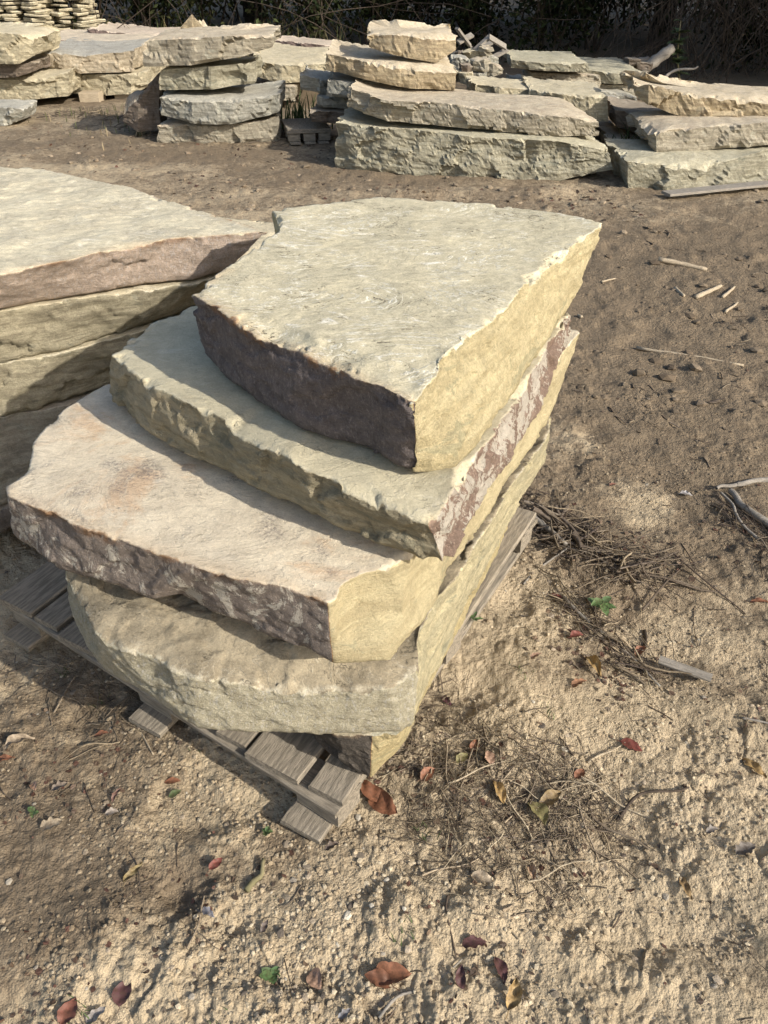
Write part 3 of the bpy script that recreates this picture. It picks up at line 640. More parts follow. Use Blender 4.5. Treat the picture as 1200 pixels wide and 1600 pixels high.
fslab([(800, 132, 150), (940, 142, 160), (995, 152, 170)], 10.8, 1.0, 'grey', 'grey bottom slab of the stack near the woods', G7)
G8 = 'slabs of the right stack'
fslab([(998, 136, 150), (1014, 130, 164), (1050, 140, 178), (1085, 150, 187), (1200, 162, 184), (1290, 168, 184)], (7.6, 7.5), .65, 'orange', 'rugged orange tan slab on top of the right stack', G8, rise=.05, facet=.06)
fslab([(1012, 206, 222), (1026, 208, 240), (1110, 198, 234), (1200, 190, 226), (1300, 184, 218)], (7.1, 7.3), .8, 'tan', 'pinkish tan slab in the middle of the right stack', G8, rise=.03)
fslab([(981, 252, 294), (1040, 262, 302), (1100, 264, 307), (1150, 250, 298), (1200, 234, 284), (1300, 226, 272)], (6.7, 7.1), .9, 'olive', 'green grey bottom slab of the right stack', G8, facet=.05)
G9 = 'dark slabs left of the right stack'
fslab([(966, 172, 198), (1000, 174, 210), (1072, 188, 214)], 8.0, .8, 'brown', 'dark brown slab behind the right stack', G9)
fslab([(955, 218, 246), (1012, 222, 252)], 7.8, .7, 'tan', 'short slab tucked between the middle and right stacks', G9)
fslab([(934, 200, 226), (972, 204, 230)], 8.4, .6, 'brown', 'small dark stone in the gap between middle and right stacks', G9)
fslab([(938, 160, 176), (988, 166, 180)], 9.2, .8, 'grey', 'grey slab edge in the gap behind the thick cream slab', G9)
fslab([(1080, 150, 160), (1195, 158, 166)], 10.0, .8, 'tan', 'thin tan slab lying behind the right stack', G9)

# rubble heap
rb = [(742, 92, 16), (720, 100, 14), (731, 112, 12), (752, 104, 14), (706, 112, 10), (764, 96, 12), (716, 88, 10), (770, 110, 13), (728, 124, 12), (748, 122, 12), (705, 126, 10), (760, 82, 9), (1008, 104, 12), (992, 98, 10), (848, 158, 8)]
rl = ['pale pointed', 'grey flat', 'dark square', 'cream flat', 'small grey', 'long cream', 'brown', 'broad tan', 'low grey', 'low brown', 'tiny dark', 'topmost small']
for i, (px, py, s) in enumerate(rb[:12]):
    fslab([(px-s, py-s*.5+rnd.uniform(-5, 5), py+s*.5), (px, py-s*.8, py+s*.7), (px+s, py-s*.5+rnd.uniform(-5, 5), py+s*.4)], 9.6+rnd.uniform(-.3, .3)+(130-py)*.02, .3, ['yellow', 'grey', 'brown', 'tan'][i % 4],
          rl[i]+' stone in the rubble heap behind the middle stack', 'rubble stones', cat='stone', name='rubble_stone', res=.03, facet=.05)
for i, (px, py, s) in enumerate(rb[12:14]):
    fslab([(px-s, py-s*.5, py+s*.5), (px+s, py-s*.5, py+s*.4)], 11.6, .3, 'brown', ['grey brown stone at the foot of the short log', 'low stone left of the short log by the woods'][i], 'single stones on the ground', cat='stone', name='rubble_stone', res=.03)

# ------------------------------------------------------------------ flagstones piled on pallets, far left
def flag_mesh(seed):
    rs = np.random.default_rng(seed); k = 8; an = np.sort(rs.uniform(0, 2*np.pi, k)*.15+np.arange(k)/k*2*np.pi)
    rx, ry = rs.uniform(.12, .20), rs.uniform(.10, .16); h = rs.uniform(.028, .045)
    pw = lambda c: np.sign(c)*np.abs(c)**.6
    x = pw(np.cos(an))*rx*rs.uniform(.85, 1.1, k); y = pw(np.sin(an))*ry*rs.uniform(.85, 1.1, k)
    V = np.concatenate([np.stack([x*.93, y*.93, np.full(k, h/2)], 1), np.stack([x, y, np.full(k, h*.2)], 1), np.stack([x*.95, y*.95, np.full(k, -h/2)], 1)])
    idx = np.arange(3*k).reshape(3, k); nx = np.roll(idx, -1, 1)
    q = np.stack([idx[:-1], idx[1:], nx[1:], nx[:-1]], -1).reshape(-1, 4)
    at = {'edge': np.concatenate([np.full(k, .05), np.full(k, -.01), np.full(k, -.03)]), 'zone': np.zeros(3*k)}
    me = mesh_np('flagstone', V, [q, idx[0][None], idx[2][None, ::-1]], M['yellow'], at, smooth=False); return me
FM = [flag_mesh(s) for s in range(8)]
def flags(cx, cy, z0, nx_, ny_, rows, grp, lab):
    for r in range(rows):
        z = z0+r*.052
        for i in range(nx_):
            for j in range(ny_):
                if 0 < i < nx_-1 and 0 < j < ny_-1 and r < rows-1: continue     # hidden inside the pile
                if j == ny_-1 and r < rows-1 and ny_ > 2: continue
                me = FM[rnd.randrange(8)]; o = link('flagstone', me, None, (cx+(i-(nx_-1)/2)*.30+rnd.uniform(-.05, .05), cy+(j-(ny_-1)/2)*.27+rnd.uniform(-.04, .04), z+rnd.uniform(-.006, .006)))
                o.rotation_euler = (rnd.uniform(-.06, .06), rnd.uniform(-.09, .09), rnd.uniform(0, 6.28))
                o.scale = (rnd.uniform(.85, 1.15),)*2+(rnd.uniform(.7, 1.3),)
                tag(o, lab, 'flagstone', grp)
fr = AY(95, 60, 14.3)
flags(AY(92, 60, 14.3)[0], 14.6, .20, 4, 3, 19, 'flagstones of the pile by the bushes', 'thin flat cream flagstone in the pile nearest the bushes')
flags(AY(0, 60, 13.9)[0], 14.2, .20, 5, 3, 19, 'flagstones of the pile at the corner', 'thin flat cream flagstone in the pile at the upper left corner')
for (px, Y, lb) in ((92, 14.3, 'pallet under the flagstone pile nearest the bushes'), (0, 13.9, 'pallet under the flagstone pile in the upper left corner')):
    x = AY(px, 60, Y)[0]; pallet(lb, (x-.62, Y-.1), 0, w=1.24, d=1.1, seed=int(px)+3)

# ------------------------------------------------------------------ woods
def leaf_mat(name):
    N = NT(name); c = N.attrc('tint'); N.l(c, N.b.inputs['Base Color']); N.b.inputs['Roughness'].default_value = .8; N.b.inputs['Specular IOR Level'].default_value = .08
    tr = N.n('BsdfTranslucent'); N.l(c, tr.inputs[0]); mx = N.n('MixShader'); mx.inputs[0].default_value = .25
    N.l(N.b.outputs[0], mx.inputs[1]); N.l(tr.outputs[0], mx.inputs[2]); N.l(mx.outputs[0], N.t.nodes['Material Output'].inputs[0])
    return N.m
M['leaf'] = leaf_mat('foliage')
def leaves(P, size, cols, rs, droop=.3, slim=.45):
    """many leaf-sized two-triangle blades, P (n,3)"""
    n = len(P); a = rs.normal(size=(n, 3)); a[:, 2] -= droop; a /= np.linalg.norm(a, axis=1)[:, None]
    b = np.cross(a, rs.normal(size=(n, 3))); b /= np.linalg.norm(b, axis=1)[:, None]
    s = (size*rs.uniform(.6, 1.4, n))[:, None]
    nn = np.cross(a, b)
    v = np.stack([P, P+a*s*.5+b*s*slim*.5+nn*s*.08, P+a*s, P+a*s*.5-b*s*slim*.5+nn*s*.08], 1).reshape(-1, 3)
    q = np.arange(4*n).reshape(n, 4)
    cidx = rs.integers(0, len(cols), n); c = np.array(cols)[cidx]*rs.uniform(.6, 1.35, (n, 1)); c = np.repeat(c, 4, 0)
    return v, q, c
DARK = [(.018, .027, .011), (.026, .034, .013), (.014, .02, .009), (.036, .036, .016), (.028, .022, .013)]  # leaf colours kept very low, standing in for shade inside the woods
LIGHT = [(.06, .075, .03), (.08, .085, .035), (.05, .055, .022), (.09, .08, .04)]
def shrub(x, y, h, r, n, cols, label, group, seed, stems=7, size=.09):
    rs = np.random.default_rng(seed); z0 = gz(x, y); root = tag(empty('shrub', (x, y, z0)), label, 'shrub', group)
    sb = Bag(); P = []
    for k in range(stems):
        a = rs.uniform(0, 6.28); q = np.array([math.cos(a)*r*rs.uniform(.3, 1), math.sin(a)*r*rs.uniform(.3, 1), h*rs.uniform(.6, 1)])
        pts = wobble((q[0]*.15, q[1]*.15, -.05), q, 7, .05, int(rs.integers(1e6))); V, Q = tube_np(pts, np.linspace(.022, .006, 7), 5); sb.add(V, Q)
        for _ in range(5):
            c = pts[rs.integers(2, 7)]+rs.normal(size=3)*r*.18; m = n//(stems*5)
            P.append(c+rs.normal(size=(m, 3))*np.array([r*.22, r*.22, h*.09]))
    P = np.concatenate(P); P = P[P[:, 2] > .02]
    v, q, c = leaves(P, size, cols+cols+LIGHT[:2], rs); fb = Bag(); fb.add(v, q, c)
    link('foliage', fb.mesh('foliage', M['leaf'], False), root); link('stems', sb.mesh('stems', M['vine']), root)
    return root
def tree(x, y, h, r, label, group, seed, n=3500, zlow=.3, trunk=.14, size=.22, cols=DARK):
    rs = np.random.default_rng(seed); z0 = gz(x, y)-.05; root = tag(empty('tree', (x, y, z0)), label, 'tree', group)
    top = np.array([rs.uniform(-.3, .3), rs.uniform(-.3, .3), h]); pts = wobble((0, 0, 0), top, 12, .025, seed); tb = Bag()
    V, Q = tube_np(pts, np.linspace(trunk, .03, 12)*(1+.5*np.exp(-np.linspace(0, 12, 12))), 9); tb.add(V, Q)
    link('trunk', tb.mesh('trunk', M['bark']), root)
    lb = Bag(); P = []
    for k in range(16):
        u = rs.uniform(zlow, .97); b = pts[int(u*11)]; a = rs.uniform(0, 6.28); L = r*rs.uniform(.5, 1)*(1.15-.6*u)
        e = b+np.array([math.cos(a)*L, math.sin(a)*L, L*rs.uniform(.1, .6)]); br = wobble(b, e, 6, .05, seed*50+k)
        V, Q = tube_np(br, np.linspace(.05, .012, 6), 5); lb.add(V, Q)
        for j in (2, 4, 5):
            m = n//48; P.append(br[j]+rs.normal(size=(m, 3))*np.array([.42, .42, .3])*r*.42)
    link('limbs', lb.mesh('limbs', M['bark']), root)
    P = np.concatenate(P); v, q, c = leaves(P, size, cols, rs); fb = Bag(); fb.add(v, q, c)
    link('crown', fb.mesh('crown', M['leaf'], False), root)
    return root
wx = np.linspace(-11, 13.5, 26); sides = ['left', 'right']
for i, x in enumerate(wx):
    y = 15.6+math.sin(i*1.7)*.6-(0.9 if x > 4 else 0)+(.8 if x < -4 else 0)
    shrub(x, y, 2.2+rnd.random()*1.2, 1.05, 3400, DARK if x > -2.5 else DARK+LIGHT[:2], 'dense dark leafy shrub in the thicket at the edge of the woods', 'dark shrubs of the thicket', 300+i, size=.10, stems=5)
for i, x in enumerate(np.linspace(-12, 14, 18)):
    shrub(x, 17.6+math.sin(i*2.3)*.6, 3.4, 1.6, 2600, DARK, 'tall dark shrub deeper in the woods behind the thicket', 'deep shrubs of the woods', 400+i, size=.13)
TX = [(-10, 18.5), (-7.5, 17.6), (-5, 19), (-2.5, 17.8), (-.3, 18.6), (1.6, 17.0), (3.4, 18.4), (5.0, 16.2), (6.9, 17.6), (9, 16.4), (11.5, 18), (14, 16)]
for i, (x, y) in enumerate(TX):
    tree(x, y, 8+rnd.random()*3, 2.6, 'tall broadleaf tree rising from the dark woods', 'trees of the woods', 500+i, trunk=.1+.08*rnd.random())
# unseen trees added on the right to cast shade on the thicket
for i, (x, y) in enumerate([(9.5, 11.5), (10.5, 9.3), (12, 7.6), (12.5, 11), (14, 9), (15.2, 6.4), (16.5, 4.6)]):
    tree(x, y, 9+rnd.random()*2, 2.9, 'unseen tree added right of the yard to shade the woods', 'trees right of the yard', 600+i, n=5200, zlow=.2, size=.3)
# weeds: pale upright blades in front of the bushes
def weeds(x, y, n, h, cols, label, seed, w=.35, grp='weed clumps before the thicket', wd=.012):
    rs = np.random.default_rng(seed); bg = Bag(); z0 = gz(x, y)
    for k in range(n):
        bx, by = rs.normal(size=2)*w*.4; hh = h*rs.uniform(.5, 1); a = rs.uniform(0, 6.28); lean = rs.uniform(.1, .55)*hh
        u = np.linspace(0, 1, 5); p = np.stack([bx+math.cos(a)*lean*u**1.8, by+math.sin(a)*lean*u**1.8, hh*(u-.25*u**3)], 1)
        s = np.array([-math.sin(a), math.cos(a), 0]); ww = wd*np.array([1, 1.1, .9, .6, .08])
        V = np.concatenate([p-s*ww[:, None], p+s*ww[:, None]]); q = np.array([[j, j+1, j+6, j+5] for j in range(4)])
        c = np.array(cols)[rs.integers(len(cols))]*rs.uniform(.7, 1.3); bg.add(V, q, c)
    o = link('weed_clump', bg.mesh('weed_clump', M['leaf']), None, (x, y, z0-.01)); tag(o, label, None, None, 'stuff'); return o
GRN = [(.07, .10, .04), (.09, .125, .05)]; DRY = [(.22, .19, .10), (.16, .14, .075), (.12, .14, .06)]
for i, (px, py, lb) in enumerate([(185, 48, 'bright green grass clump left of the pointed stone'), (215, 50, 'broad green weed clump just left of the pointed stone'), (160, 50, 'green weed clump right of the flagstone pile')]):
    p = A(px, py+30, 0); weeds(p[0], 14.6, 34, 1.0, GRN+DRY[:1], lb, 700+i, wd=.016)
for i, px in enumerate([250, 285, 340, 380, 430, 470, 520]):
    p = AY(px, 60, 14.3+(i % 3)*.25); weeds(p[0], 14.4+(i % 3)*.25, 22, 1.0, DRY if px < 600 else [(.09, .08, .05), (.06, .07, .03)], 'tangled dry weed clump before the dark thicket', 720+i, w=.6, wd=.007)
for i, (px, py) in enumerate([(330, 190), (170, 160), (215, 162)]):
    pass
gp = A(482, 172, 0); weeds(gp[0], 9.5, 60, .5, GRN, 'green grass tuft growing between the lone stack and the middle heap', 760, w=.3, grp='grass tufts', wd=.008)
gp = A(943, 215, 0); weeds(gp[0], 8.0, 30, .45, GRN, 'green grass tuft between the middle and right stacks', 761, w=.2, grp='grass tufts', wd=.008)
for i, (px, py, lb) in enumerate([(150, 182, 'low green grass patch before the raised yellow slab'), (215, 205, 'low grass patch at the foot of the leaning slab'), (250, 172, 'dry grass tuft left of the lone stack')]):
    gp = A(px, py, 0); weeds(gp[0], gp[1], 60, .14, [(.16, .17, .08), (.26, .21, .13)], lb, 770+i, w=.7, grp='grass tufts', wd=.005)
# hanging vines at the right
def tangle(name, label, cx, cy, cz, sx, sy, sz, n, rad, mat, seed, cat, arch=True):
    rs = np.random.default_rng(seed); bg = Bag()
    for k in range(n):
        p0 = np.array([cx+rs.uniform(-1, 1)*sx, cy+rs.uniform(-1, 1)*sy, cz+sz*rs.uniform(.3, 1)]); p1 = p0+np.array([rs.normal()*sx*.35, rs.normal()*sy*.3, -sz*rs.uniform(.3, .95)])
        p1[2] = max(p1[2], .05); V, Q = tube_np(wobble(p0, p1, 8, .09, seed*1000+k), rad*rs.uniform(.5, 1.4), 4); bg.add(V, Q)
    return tag(link(name, bg.mesh(name, mat)), label, None, None, 'stuff')
tangle('vine_tangle', 'tangle of hanging brown vines over the thicket on the right', 5.4, 13.3, 0, 1.5, .6, 2.6, 300, .006, M['vine'], 81, 'vines')
tangle('vine_tangle', 'thin bare stems across the front of the dark thicket', 0, 14.5, 0, 6.0, .4, 2.6, 70, .005, M['twig'], 82, 'stems')
# young leafy plant by the woods
def plant(x, y, h, n, size, label, seed, group=None, cols=[(.10, .17, .06), (.07, .13, .05)], name='young_plant', cat='plant', lean=.3, slim=.5, z=None):
    rs = np.random.default_rng(seed); z0 = gz(x, y) if z is None else z; root = tag(empty(name, (x, y, z0-.003)), label, cat, group)
    st = wobble((0, 0, 0), (lean*h*rs.uniform(-1, 1), lean*h*rs.uniform(-1, 1), h), 8, .03, seed); V, Q = tube_np(st, np.linspace(h*.02, h*.008, 8), 5)
    b = Bag(); b.add(V, Q); link('stem', b.mesh('stem', M['weed']), root)
    for k in range(n):
        u = .35+.65*(k+1)/n; p = st[min(7, int(u*7))]; a = k*2.4+rs.uniform(-.3, .3); s = size*rs.uniform(.7, 1.15)
        me = leaf_mesh(s, slim, .15+.3*rs.random(), np.array(cols[k % len(cols)])*rs.uniform(.85, 1.2), seed*31+k, 0)
        o = link('leaf', me, root, tuple(p)); o.rotation_euler = (rs.uniform(-.2, .2), rs.uniform(-.5, .25), a)
    return root
def leaf_mesh(L, slim, curl, colr, seed, kind=0):
    """leaf lying along +x: curled blade with a folded midrib; kind 1 = lobed"""
    rs = np.random.default_rng(seed); nu, nw = 15, 7; u = np.linspace(0, 1, nu); out = np.sin(np.pi*np.clip(u, .0, 1)**.8)**.85
    if kind == 1: out = out*(.62+.45*np.abs(np.sin(u*np.pi*3.0)))
    Wd = L*slim*.5*out*(1+.06*rs.normal(size=nu)); V = []; C = []
    ph = rs.uniform(0, 6.28)
    for i in range(nu):
        for j in range(nw):
            w = (j/(nw-1))*2-1; x = u[i]*L; y = Wd[i]*w
            z = L*(.12*curl*math.sin(u[i]*3.0)+.55*curl*(w*w)*slim*out[i]*.9+.03*math.sin(u[i]*14+w*3+ph)*curl*2)
            if kind == 1: x += -abs(w)*L*.06
            V.append((x+.10*curl*L*math.cos(ph)*(u[i]**2), y+curl*L*.14*math.sin(u[i]*3+ph), z)); sh = 1-.25*(abs(w) < .2)
            C.append(np.array(colr)*sh*(1+.12*math.sin(i*1.3+j)))
    idx = np.arange(nu*nw).reshape(nu, nw); q = np.stack([idx[:-1, :-1], idx[1:, :-1], idx[1:, 1:], idx[:-1, 1:]], -1).reshape(-1, 4)
    V = np.array(V); st, sq = tube_np(np.array([[-.25*L, .02*L, .02*L], [-.1*L, 0, .01*L], [.0, 0, 0]]), L*.012, 4)
    Vv = np.concatenate([V, st]); C = np.concatenate([np.array(C), np.tile(np.array(colr)*.7, (len(st), 1))])
    return mesh_np('leaf', Vv, [q, sq+len(V)], M['leaf2'], {'tint': C})
def leaf2():
    N = NT('fallen leaf'); c = N.attrc('tint'); v = N.obj(); f = N.noise(v, 140, 4, .7)
    c2 = N.mix(N.ramp(f, .35, .7), c, (.06, .035, .02)); cc = N.mix(.6, c, c2); N.l(cc, N.b.inputs['Base Color']); N.b.inputs['Roughness'].default_value = .55
    N.l(N.bump(f, .0008), N.b.inputs['Normal']); return N.m
M['leaf2'] = leaf2()
pp = AY(1075, 100, 11.8); plant(pp[0], 11.8, .85, 60, .15, 'young green leafy plant in front of the dark woods', 91, lean=.35, cols=[(.07, .11, .045), (.05, .085, .035)], z=gz(pp[0], 11.8))

# broken pallet wood on the rubble, log by the woods
def stick(p0, p1, r, mat, label, group=None, seed=0, name='stick', cat='stick', taper=.6, amp=.015, sides=7, n=10, flat=1.0):
    p0 = np.array(p0, float); p1 = np.array(p1, float); c = (p0+p1)/2
    V, Q = tube_np(wobble(p0, p1, n, amp, seed), np.linspace(r, r*taper, n)*(1+.12*np.sin(np.arange(n)*2.3+seed)), sides)
    k = sides; idx = np.arange(len(V)).reshape(n, k)
    me = mesh_np(name, V-c, [Q, idx[0][None, ::-1], idx[-1][None]], mat)
    o = link(name, me, None, tuple(c)); 
    if label: tag(o, label, cat, group)
    return o
def plank(p0, p1, w, t, mat, label, group=None, seed=0, roll=0.0, name='plank', cat='plank'):
    p0 = Vector(p0); p1 = Vector(p1); d = p1-p0; me = box_mesh(name, d.length, w, t, mat, .002, .003, seed)
    o = link(name, me, None, tuple((p0+p1)/2)); o.rotation_mode = 'QUATERNION'
    from mathutils import Quaternion
    o.rotation_quaternion = d.to_track_quat('X', 'Z') @ Quaternion((1, 0, 0), roll); tag(o, label, cat, group); return o
stick(AY(1000, 112, 11.7), AY(1049, 76, 11.9), .075, M['drift'], 'short split log leaning up in front of the woods', 'wood pieces by the woods', 5, 'log', 'log', .9)
stick(AY(975, 100, 12.0), AY(1012, 94, 12.2), .05, M['drift'], 'low grey log lying left of the leaning log', 'wood pieces by the woods', 6, 'log', 'log', .9)
stick(AY(1040, 120, 11.5), AY(1090, 104, 11.6), .02, M['drift'], 'crooked pale stick lying under the young green plant', 'wood pieces by the woods', 7, amp=.08)
bw = [((714, 44), (733, 70), 'tallest'), ((716, 66), (738, 54), 'crossing'), ((742, 78), (766, 56), 'slanting'), ((764, 58), (790, 74), 'top right'), ((766, 92), (792, 78), 'pale low'), ((725, 60), (744, 86), 'steep dark'), ((735, 84), (768, 66), 'long middle')]
for i, (a, b, lb) in enumerate(bw):
    plank(AY(a[0], a[1], 10.6+i*.04), AY(b[0], b[1], 10.7+i*.04), .07, .025, M['drift'], lb+' broken board on the rubble heap', 'broken boards on the rubble heap', i, rnd.random())
pl0 = A(1040, 303, .03); pl1 = A(1210, 286, .03); plank(pl0, pl1, .12, .02, M['drift'], 'grey plank on the ground in front of the right stack', 'planks on the ground', 3)
pl0 = A(1030, 1030, .012); pl1 = A(1112, 1060, .012); plank(pl0, pl1, .03, .008, M['drift'], 'half buried grey lath right of the twig bundle', 'planks on the ground', 4)

# ------------------------------------------------------------------ litter on the near ground
def G(px, py, dz=0.0):
    p = A(px, py, 0)
    for _ in range(3): p = A(px, py, gz(p[0], p[1]))
    return np.array([p[0], p[1], p[2]+dz])
GC = 'wood chips on the dark soil'
for i, (a, b, r, lb, m) in enumerate([((1028, 408), (1104, 424), .018, 'long flat pale wood chip farthest right of the stack', 'woodpale'), ((1086, 467), (1126, 449), .016, 'pale wood chip below the long flat one', 'woodpale'),
        ((1128, 466), (1147, 450), .011, 'short pale chip beside the middle wood chip', 'woodpale'), ((1133, 489), (1152, 474), .009, 'forked pale chip nearest of the small group', 'woodpale'), ((1054, 452), (1068, 464), .012, 'small square pale chip left of the group', 'woodpale'),
        ((994, 545), (1162, 573), .009, 'long thin pale stick lying on the dark soil', 'woodpale'), ((908, 497), (903, 494), .01, 'tiny pale chip close to the slab edge', 'woodpale'),
        ((940, 441), (962, 436), .006, 'small thin chip near the far corner of the top slab', 'woodpale')]):
    stick(G(*a, r*.6), G(*b, r*.6), r, M[m], lb, GC, 40+i, 'wood_chip', 'wood chip', .7, .01, 6)
GS = 'loose sticks on the ground'
for i, (a, b, r, lb, m, amp) in enumerate([((592, 1592), (722, 1500), .0035, 'long thin bowed stick near the bottom picture edge', 'drift', .05), ((962, 1284), (1076, 1232), .005, 'dark curved twig right of the straw patch', 'twig', .06),
        ((1158, 1123), (1230, 1140), .004, 'blue grey stick at the right picture edge', 'drift', .01), ((918, 1193), (978, 1160), .003, 'pale straight straw beside the red leaf', 'woodpale', .02),
        ((1064, 850), (1090, 1010), .002, 'thin dark wiry stem right of the leafy twigs', 'twig', .05), ((832, 812), (884, 856), .013, 'thick split stick beside the pallet', 'drift', .02), ((828, 786), (1045, 915), .006, 'long dark branch through the twig heap', 'twig', .04),
        ((818, 914), (925, 826), .004, 'bare twig slanting across the twig heap', 'drift', .03), ((700, 1400), (712, 1500), .003, 'brown stem standing below the straw patch', 'twig', .05), ((880, 936), (1030, 1075), .007, 'straight stick in the leafy twig bundle', 'drift', .02),
        ((215, 1130), (240, 1180), .0035, 'short pale stick left of the pallet', 'woodpale', .05), ((700, 1225), (790, 1190), .0025, 'pale straw above the straw patch', 'woodpale', .02), ((386, 1395), (412, 1345), .008, 'mossy curved stick in the small hole', 'weed', .08)]):
    stick(G(*a, r*1.1), G(*b, r*1.1), r, M[m], lb, GS, 60+i, 'stick', 'stick', .5, amp, 6, 12)
# driftwood branch at the right edge
bb = Bag(); o0 = G(1160, 800)
for a, b, r in [((1118, 768), (1150, 762), .008), ((1150, 762), (1230, 755), .012), ((1140, 772), (1165, 800), .014), ((1165, 800), (1215, 840), .015), ((1125, 775), (1150, 812), .006), ((1150, 812), (1185, 850), .006)]:
    V, Q = tube_np(wobble(G(*a, .015), G(*b, .015), 8, .05, a[0]), np.linspace(r*.8, r, 8), 8); bb.add(V, Q)
tag(link('driftwood_branch', bb.mesh('driftwood_branch', M['drift'], True, o0), None, tuple(o0)), 'bleached forked branch at the right picture edge', 'branch')
# brush: many thin stems laid in a region
def brush(name, label, line, width, n, lmin, lmax, rad, mat, seed, spread=.5, dz=.03, along=None):
    rs = np.random.default_rng(seed); bg = Bag(); L = [np.array(p[:2]) for p in line]
    segl = np.array([np.linalg.norm(L[i+1]-L[i]) for i in range(len(L)-1)]); cum = segl/segl.sum()
    P0 = []; P1 = []
    for k in range(n):
        i = rs.choice(len(cum), p=cum); u = rs.uniform(); c = L[i]*(1-u)+L[i+1]*u+rs.normal(size=2)*width*.5
        d = L[i+1]-L[i]; a = math.atan2(d[1], d[0])+rs.normal()*spread; ll = rs.uniform(lmin, lmax)
        P0.append(c-np.array([math.cos(a), math.sin(a)])*ll/2); P1.append(c+np.array([math.cos(a), math.sin(a)])*ll/2)
    P0 = np.array(P0); P1 = np.array(P1); z0 = height_at(P0[:, 0], P0[:, 1]); z1 = height_at(P1[:, 0], P1[:, 1])
    for k in range(n):
        lift = dz*rs.uniform(0, 1)**1.5; l2 = max(0, lift+rs.normal()*dz*.35)
        p = wobble((*P0[k], z0[k]+lift+.002), (*P1[k], z1[k]+l2+.002), 6, .035, seed*10000+k)
        V, Q = tube_np(p, rad*min(3.2, rs.lognormal(-.25, .6))*np.linspace(1, .6, 6), 3)
        if len(mat) > 1: pass
        bg.add(V, Q, np.array(mat[rs.integers(len(mat))])*rs.uniform(.7, 1.3))
    return tag(link(name, bg.mesh(name, M['leaf2'])), label, None, None, 'stuff')
STR = [(.30, .24, .16), (.20, .16, .11), (.14, .11, .08), (.10, .08, .06), (.36, .30, .2)]
TW = [(.10, .08, .06), (.07, .055, .045), (.16, .13, .10), (.22, .18, .13)]
def ring(pts): return [G(*p) for p in pts]
brush('straw_litter', 'patch of dead straw and thin stems in front of the stack', ring([(650, 1190), (740, 1160), (850, 1200), (930, 1250), (900, 1330), (800, 1340), (720, 1320), (700, 1250), (830, 1260), (930, 1240)]), .12, 900, .015, .11, .0010, STR+TW, 101, 1.4, .008)
brush('straw_litter', 'longer pale straws lying over the straw patch', ring([(660, 1200), (760, 1180), (880, 1230), (880, 1330), (760, 1340), (700, 1240)]), .14, 110, .04, .17, .0017, [(.44, .37, .26), (.36, .29, .2), (.3, .24, .17)], 110, 1.5, .012)
brush('straw_litter', 'thin straw scattered beside the pallet corner', ring([(600, 1200), (660, 1120), (700, 1080), (720, 1180), (640, 1300)]), .07, 420, .02, .09, .0009, STR, 102, .9, .01)
brush('twig_heap', 'heap of dark twigs behind the right pallet corner', ring([(835, 790), (900, 850), (960, 880), (1040, 900)]), .11, 210, .05, .30, .0024, TW+STR[:3], 103, .95, .035)
brush('twig_heap', 'thicker broken sticks lying in the twig heap', ring([(830, 800), (900, 850), (1000, 890)]), .09, 34, .06, .22, .0055, TW+[(.26, .22, .17)], 111, .9, .03)
brush('twig_heap', 'bundle of dry stems lying below the green seedling', ring([(880, 940), (960, 1000), (1030, 1060)]), .06, 130, .04, .20, .0020, TW+STR, 104, .75, .022)
brush('twig_heap', 'dark twig litter around the bleached branch', ring([(1120, 790), (1200, 850), (1230, 900)]), .08, 80, .05, .2, .002, TW, 105, .8, .03)
brush('twig_heap', 'scattered thin stems over the sandy ground', ring([(50, 1150), (200, 1180), (300, 1500), (700, 1500), (1000, 1200), (1150, 1400), (1100, 1000), (950, 700)]), .5, 420, .02, .12, .0009, TW, 106, 3, .006)
brush('twig_heap', 'dead stems along the foot of the pallet', ring([(20, 1020), (150, 1110), (260, 1170)]), .10, 160, .03, .12, .001, TW+STR[:2], 107, 1.0, .008)
brush('twig_heap', 'bits of bark and stems on the dark soil beyond the stack', ring([(950, 380), (1180, 420), (1180, 620), (900, 600), (1150, 700)]), .35, 200, .02, .08, .003, STR[:3]+TW, 108, 3, .004)
brush('straw_litter', 'dead grass before the raised slab and lone stack', ring([(100, 175), (200, 185), (300, 215), (440, 220)]), .35, 400, .06, .25, .004, TW+STR[:2], 109, 2, .04)

